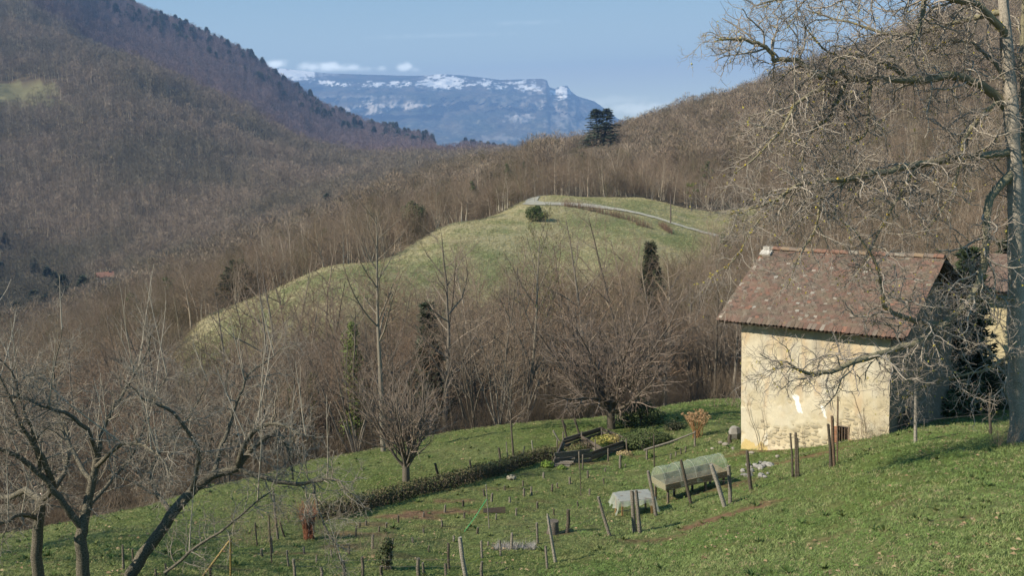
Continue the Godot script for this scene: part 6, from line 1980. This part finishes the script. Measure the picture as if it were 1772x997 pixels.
func build_posts() -> void:
	var grey := Color(0.34, 0.305, 0.255)
	var pale := Color(0.50, 0.46, 0.40)
	var dark := Color(0.17, 0.145, 0.115)
	var brown := Color(0.25, 0.175, 0.125)
	for q in [
		[961, 973, 947, 889, 6.0, pale, "bleached crooked stake, foremost beside the stump", 1],
		[981, 922, 983, 882, 7.5, dark, "thick short dark post just right of the stump", 0],
		[930, 942, 929, 905, 5.0, grey, "short split grey post just left of the stump", 0],
		[885, 952, 886, 922, 5.5, grey, "short grey post rising out of the dried lavender", 0],
		[1055, 927, 1035, 860, 6.5, grey, "grey post leaning left, alone left of the draped table", 0],
		[1098, 922, 1093, 849, 8.0, grey, "thick grey post, left one of the pair before the draped table", 0],
		[1107, 922, 1100, 848, 7.0, grey, "slimmer grey post, right one of the pair before the draped table", 0],
		[1135, 893, 1121, 815, 6.5, grey, "grey post leaning left between the draped table and the cold frame", 0],
		[1195, 871, 1178, 796, 6.0, dark, "thin dark post leaning left before the middle of the cold frame", 0],
		[1253, 876, 1230, 804, 8.5, pale, "thick pale post leaning left before the right end of the cold frame", 0],
		[1263, 871, 1260, 806, 7.5, grey, "upright grey post right beside the thick pale leaning one", 0],
		[1299, 848, 1292, 780, 6.5, dark, "dark post in front of the stone heap", 0],
		[1371, 826, 1367, 750, 4.0, dark, "left thin stake of the cluster of three before the barn wall", 0],
		[1377, 826, 1376, 749, 5.0, dark, "middle stake of the cluster of three before the barn wall", 0],
		[1381, 826, 1379, 758, 4.0, dark, "right stake of the cluster of three before the barn wall", 0],
		[1437, 808, 1432, 734, 5.5, dark, "shortest dark stake of the cluster below the barred opening", 0],
		[1443, 806, 1439, 720, 6.0, brown, "thick brown stake of the cluster below the barred opening", 0],
		[1448, 800, 1449, 686, 3.2, brown, "tallest thin stake of the cluster below the barred opening", 0],
		[1263, 768, 1262, 752, 8.0, dark, "stubby dark post by the left corner of the barn", 0],
		[1583, 766, 1583, 673, 6.0, pale, "pale pointed stake on the grass right of the barn", 1],
		[1713, 753, 1712, 680, 5.5, dark, "dark slim post in the laurels' shade left of the walnut", 0],
		[1132, 808, 1131, 751, 2.5, dark, "thin dark rod behind the log rail's left post", 0],
		[1005, 858, 1003, 802, 1.6, dark, "very thin dark rod standing in the middle of the grass", 0],
		[806, 997, 796, 930, 8.5, pale, "thick bleached post leaning left at the bottom of the fence", 0],
		[777, 985, 776, 940, 5.5, dark, "dark post just left of the thick bleached leaning one", 0],
		[834, 966, 833, 936, 4.5, grey, "small grey post right of the thick bleached leaning one", 0],
		[979, 741, 972, 728, 4.0, dark, "dark short post far up the meadow edge left of the compost bins", 0],
		[982, 764, 973, 727, 3.6, dark, "left dark leaning stake of the two behind the compost bins", 0],
		[1004, 757, 994, 724, 4.0, dark, "right dark leaning stake of the two behind the compost bins", 0],
		[968, 763, 957, 745, 3.0, pale, "pale slanting stake left of the two dark ones behind the compost bins", 0],
		[758, 821, 753, 802, 5.0, dark, "dark stake on the grass right of the young fruit tree", 0],
		[815, 810, 813, 796, 4.0, dark, "small dark stake on the grass midway to the thin young tree", 0],
		[866, 795, 863, 775, 4.0, dark, "dark stake just left of the thin young tree", 0],
		[879, 792, 876, 765, 2.2, grey, "thin grey stick close beside the thin young tree", 0],
		[905, 788, 908, 772, 2.4, grey, "grey stick leaning right of the thin young tree", 0],
		[923, 786, 920, 762, 2.2, pale, "pale stick standing on the meadow above the low hedge's end", 0],
		[400, 1000, 400, 932, 4.0, Color(0.40, 0.29, 0.10), "upright yellow brown pole at the foot of the slope", 0],
		[365, 1000, 365, 982, 5.0, dark, "short dark post at the foot of the yellow slanting pole", 0],
		[350, 1000, 398, 936, 4.5, Color(0.50, 0.38, 0.17), "yellow pole slanting up to the upright one", 0],
		[471, 975, 466, 890, 3.0, dark, "tall thin dark stake under the arching apple branch", 0],
		[446, 945, 442, 905, 3.4, dark, "dark post left of the tall thin stake under the apple branch", 0],
		[482, 935, 473, 850, 4.5, grey, "grey tree stake with a dark foot under the arching apple branch", 0],
		[493, 930, 485, 903, 3.4, dark, "short leaning stake beside the grey tree stake", 0],
	]:
		stake("fence_stake", q[6], "post", q[0], q[1], q[2], q[3], q[4], q[5], "", q[7] == 1)
	for q in [[941, 828, 817, 4], [986, 838, 826, 4.5], [1017, 828, 815, 4], [920, 857, 842, 4], [907, 860, 845, 4], [882, 871, 860, 4.5], [851, 869, 854, 4.5], [874, 850, 841, 3.5], [1073, 810, 788, 5], [1082, 808, 803, 3], [1047, 816, 810, 3], [770, 887, 874, 4], [801, 876, 866, 4.5], [733, 895, 887, 3.5], [765, 912, 901, 4], [804, 898, 887, 4], [634, 910, 901, 4], [656, 921, 911, 4], [733, 922, 914, 3.5], [616, 931, 910, 3.6], [645, 950, 925, 5], [605, 960, 946, 5], [1160, 795, 786, 3], [1169, 790, 782, 3], [1178, 786, 776, 3], [1186, 783, 773, 3], [1020, 776, 768, 3], [955, 851, 838, 4]]:
		stake("garden_peg", "short grey wooden peg standing in rows in the garden grass", "peg", q[0], q[1], q[0] + rr(-1, 1), q[2], q[3], grey.lerp(dark, rng.randf()), "pegs in rows across the garden grass")
	for q in [[845, 944, 845, 937, 4.0], [947, 985, 944, 945, 5.0], [725, 997, 724, 966, 7.5], [733, 997, 732, 974, 5.0], [661, 998, 660, 980, 6.0], [628, 998, 627, 964, 6.0], [596, 1000, 594, 970, 7.0], [557, 1000, 556, 982, 6.0], [511, 998, 508, 968, 5.5], [500, 980, 497, 953, 4.0], [472, 960, 470, 930, 5.0], [455, 964, 453, 950, 4.0], [527, 958, 526, 946, 4.5], [270, 1000, 270, 985, 4.0], [289, 998, 287, 975, 4.0], [215, 985, 213, 943, 4.5], [232, 985, 230, 950, 4.0], [834, 1000, 834, 972, 6.0], [772, 1000, 771, 975, 6.0], [866, 962, 865, 935, 4.0]]:
		stake("fence_post", "weathered post in the low wire fence along the bottom of the garden", "post", q[0], q[1], q[2], q[3], q[4], grey.lerp(dark, rng.randf() * 0.8), "posts of the low wire fence")
	for q in [[622, 915, 904], [690, 905, 892], [668, 915, 905], [715, 940, 930], [742, 955, 944], [785, 938, 927], [826, 924, 913], [858, 900, 889], [893, 892, 880], [930, 880, 869], [958, 892, 881], [1000, 880, 868], [1020, 858, 846], [965, 845, 836], [1045, 838, 828], [905, 842, 832], [838, 858, 847], [680, 942, 932], [575, 965, 952], [548, 975, 960]]:
		stake("garden_peg", "short grey wooden peg standing in rows in the garden grass", "peg", q[0], q[1], q[0] + rr(-1.5, 1.5), minf(q[2], q[1] - 8), rr(3.0, 4.5), grey.lerp(dark, rng.randf()), "pegs in rows across the garden grass")
	for q in [[562, 930, 0.42, "bare twiggy bush right of the red brown one"], [440, 942, 0.45, "bare twiggy bush below the arching apple branch"], [640, 962, 0.3, "small bare bush between the bottom fence posts"], [505, 905, 0.4, "bare twiggy bush left of the red brown one"], [1330, 770, 0.28, "dry weed clump against the foot of the barn wall, left"], [1500, 762, 0.35, "dry twiggy shrub at the right corner of the barn wall"], [1735, 772, 0.35, "dry stems at the left of the walnut's foot"]]:
		var bsh := thing("bare_shrub", q[3], "shrub", spot(q[0], q[1]), rr(0, TAU))
		var bk := rng.randi() % 3
		part("stems", kinds["brush"][bk][0], M.twig_grey, bsh)
		tag(part("twigs", kinds["brush"][bk][1], M.twig_grey, bsh), "", "", "", "stuff")
		bsh.scale = Vector3.ONE * float(q[2])
	# upper fence wire past table and cold frame
	var UP_ := PackedVector3Array()
	var UR := PackedFloat32Array()
	for q in [[961, 973], [1055, 927], [1107, 922], [1195, 871], [1263, 871], [1299, 848], [1378, 826], [1443, 806], [1583, 766], [1713, 753]]:
		UP_.append(spot(q[0], q[1]) + Vector3(0, 0.75, 0)); UR.append(0.004)
	var ub := Buf.new()
	ub.tube(UP_, UR, 4, Color(0.20, 0.18, 0.16), Color(0.20, 0.18, 0.16))
	tag(part("fence_wire", ub, M.twig), "thin rusty wire strung between the tall stakes up to the walnut", "wire")
	# wires of the low fence
	for h in [0.25, 0.42]:
		var P := PackedVector3Array()
		var R := PackedFloat32Array()
		for q in [[511, 998], [596, 1000], [661, 998], [733, 997], [806, 997], [885, 952], [930, 942]]:
			P.append(spot(q[0], q[1]) + Vector3(0, h, 0)); R.append(0.004)
		var b := Buf.new()
		b.tube(P, R, 4, Color(0.20, 0.18, 0.16), Color(0.20, 0.18, 0.16))
		tag(part("fence_wire", b, M.twig), "upper rusty wire strung along the low garden fence" if h > 0.3 else "lower rusty wire strung along the low garden fence", "wire")
	# the small farmhouse far down in the valley
	var f := spot(184, 487, 300.0)
	var fh := thing("farmhouse", "tiny white walled farmhouse with a red roof on the valley floor", "house", f, 0.5)
	var wb := Buf.new()
	wb.box(Transform3D(Basis(), Vector3(0, 1.0, 0)), Vector3(8.5, 4.0, 5.5), Color(0.62, 0.60, 0.56))
	for x in [-4.25, 4.25]:
		if x > 0: wb.flat(Vector3(x, 3, 2.75), Vector3(x, 5.2, 0), Vector3(x, 3, -2.75), Color(0.62, 0.60, 0.56))
		else: wb.flat(Vector3(x, 3, -2.75), Vector3(x, 5.2, 0), Vector3(x, 3, 2.75), Color(0.62, 0.60, 0.56))
	part("wall", wb, M.stone, fh)
	var rf := Buf.new()
	for s in [-1, 1]:
		rf.box(Transform3D(Basis(Vector3.RIGHT, 0.67 * s), Vector3(0, 4.05, s * 1.6)), Vector3(9.4, 0.2, 4.2), Color(0.36, 0.19, 0.14))
	var roof := part("roof", rf, M.stone, fh)
	var ch := Buf.new()
	ch.box(Transform3D(Basis(), Vector3(2.4, 5.4, 0.3)), Vector3(0.7, 1.4, 0.7), Color(0.4, 0.3, 0.25))
	part("chimney", ch, M.stone, roof)
	for k in 3:
		var wd := Buf.new()
		wd.box(Transform3D(Basis(), Vector3(-2.6 + k * 2.5, 1.5, 2.77)), Vector3(0.9, 1.2, 0.06), Color(0.06, 0.06, 0.06))
		part("window", wd, M.twig, fh)

# ---- grass ---------------------------------------------------------------------------------------------
func tuft(blades: int, spread: float, h: float, w: float) -> ArrayMesh:
	var b := Buf.new()
	for k in blades:
		var p := Vector3(rr(-1, 1) * spread, -0.01, rr(-1, 1) * spread)
		var d := (Vector3.UP + Vector3(rr(-1, 1), 0, rr(-1, 1)) * 0.75).normalized()
		var s := d.cross(rvec()).normalized() * w * rr(0.6, 1.2)
		var L := h * rr(0.5, 1.25)
		var c := Color(1, 1, 1) * rr(0.75, 1.2)
		var m := p + d * L * 0.6
		var t := m + (d + Vector3(rr(-1, 1), -0.3, rr(-1, 1)) * 0.7).normalized() * L * 0.5
		b.quad(p - s, m - s * 0.8, m + s * 0.8, p + s, c)
		b.flat(m - s * 0.8, t, m + s * 0.8, c)
	return b.mesh()

func build_shade_trees() -> void:
	# the orchard goes on beyond the left of the view; its shadows reach the garden
	for q in [[-14.5, -20.5, "first bare orchard tree beyond the left of the view"], [-20.0, -24.0, "second bare orchard tree beyond the left of the view, lower down"]]:
		tree_from("orchard_tree", q[2], "round", rng.randi() % 3, on_ground(q[0], q[1]), Vector3(1.05, 0.95, 1.05), M.bark_dark, M.twig)

func build_grass() -> void:
	var m := mat(1, 1, 1, 0.75, true)
	m.backlight_enabled = true
	m.backlight = Color(0.35, 0.42, 0.15)
	var where := [[], [], []]
	var tint := [[], [], []]
	var D := 11.0
	while D < 62.0:
		var sp := 0.085 + (D - 11.0) * 0.0042
		var c := -0.60
		while c < 0.60:
			var x := c * D + rr(-1, 1) * sp
			var z := -D + rr(-1, 1) * sp
			c += sp / D * 0.95
			if in_lawn(x, z) < 0.2: continue
			var n1 := tone_noise.get_noise_2d(x * 2.2, z * 2.2)
			var n2 := tone_noise.get_noise_2d(x * 7.0 + 50.0, z * 7.0)
			var g := ground_tone(x, z)
			var bare := g.r > g.g * 1.02
			if bare and rng.randf() < 0.9: continue
			if n2 < -0.25 and rng.randf() < 0.6: continue
			var lush := x + 0.10 * z > -1.0 + n1 * 3.0      # the slope below the viewer is unmown
			var h := (0.70 if lush else 0.48) * rr(0.6, 1.35) * (1.0 + n1 * 0.5)
			var k := rng.randi() % 3
			var col := Color(0.138, 0.215, 0.062).lerp(Color(0.215, 0.265, 0.105), clampf(0.5 + n1 * 1.2 + rr(-0.2, 0.2), 0, 1))
			if rng.randf() < 0.13: col = Color(0.32, 0.28, 0.16)
			elif rng.randf() < 0.12: col = Color(0.085, 0.13, 0.04)
			if not lush: col = col.lerp(Color(0.21, 0.20, 0.085), 0.45)
			where[k].append(Transform3D(Basis(Vector3.UP, rr(0, TAU)).scaled(Vector3(1.0, h, 1.0) * (1.0 + sp * 2.0)), on_ground(x, z)))
			tint[k].append(col)
		D += sp
	for k in 3: tag(scatter("grass", tuft(11, 0.085, 0.085, 0.0065), m, where[k], tint[k]), "short green winter grass over the garden and the slope", "", "", "stuff")
	slim = 0.05
	print("tufts ", where[0].size() * 3)
	# broad leaved weeds and fallen leaves over the slope
	var weed := Buf.new()
	for k in 16:
		var d := (Vector3(rr(-1, 1), 0.55, rr(-1, 1))).normalized()
		var sd := d.cross(Vector3.UP).normalized() * 0.022
		weed.quad(Vector3.ZERO, d * 0.08 - sd, d * rr(0.12, 0.2), d * 0.08 + sd, Color(1, 1, 1) * rr(0.7, 1.2))
	var dead := Buf.new()
	dead.quad(Vector3(-0.05, 0.03, 0), Vector3(0, 0.05, -0.035), Vector3(0.06, 0.03, 0), Vector3(0, 0.055, 0.035))
	var ww := []
	var wt := []
	var dw := []
	var dt := []
	for k in 14000:
		var dep := rr(12.0, 52.0)
		var x := rr(-0.58, 0.58) * dep
		var z := -dep
		if in_lawn(x, z) < 0.5: continue
		var n := tone_noise.get_noise_2d(x * 3.0 - 40.0, z * 3.0)
		if n > 0.12 and ww.size() < 450:
			ww.append(Transform3D(Basis(Vector3.UP, rr(0, TAU)).scaled(Vector3.ONE * rr(0.5, 1.3)), on_ground(x, z)))
			wt.append(Color(0.075, 0.125, 0.035).lerp(Color(0.15, 0.17, 0.06), rng.randf()))
		elif n < -0.1 and rng.randf() < 0.25:
			dw.append(Transform3D(Basis(Vector3.UP, rr(0, TAU)) * Basis(Vector3.RIGHT, rr(-0.6, 0.6)), on_ground(x, z) + Vector3(0, rr(0, 0.04), 0)))
			dt.append(Color(0.22, 0.14, 0.08).lerp(Color(0.34, 0.26, 0.16), rng.randf()))
	tag(scatter("weeds", weed.mesh(), m, ww, wt), "low broad leaved weeds in the grass", "", "", "stuff")
	tag(scatter("fallen_leaves", dead.mesh(), m, dw, dt), "dry fallen leaves lying in the grass", "", "", "stuff")
	# longer dead grass on the spur
	var w2 := []
	var t2 := []
	var box := Rect2(meadow[0], Vector2.ZERO)
	for q in meadow: box = box.expand(q)
	for k in 60000:
		var x := rr(box.position.x, box.end.x)
		var z := rr(box.position.y, box.end.y)
		if not Geometry2D.is_point_in_polygon(Vector2(x, z), meadow): continue
		var g := ground_tone(x, z)
		w2.append(Transform3D(Basis(Vector3.UP, rr(0, TAU)).scaled(Vector3(3.0, rr(1.5, 3.5), 3.0)), on_ground(x, z)))
		t2.append(g.lerp(Color(0.38, 0.34, 0.20), rr(0.0, 0.6)) * rr(0.95, 1.35))
	tag(scatter("meadow_grass", tuft(12, 0.14, 0.07, 0.010), m, w2, t2), "rough straw and green grass on the meadow spur", "", "", "stuff")
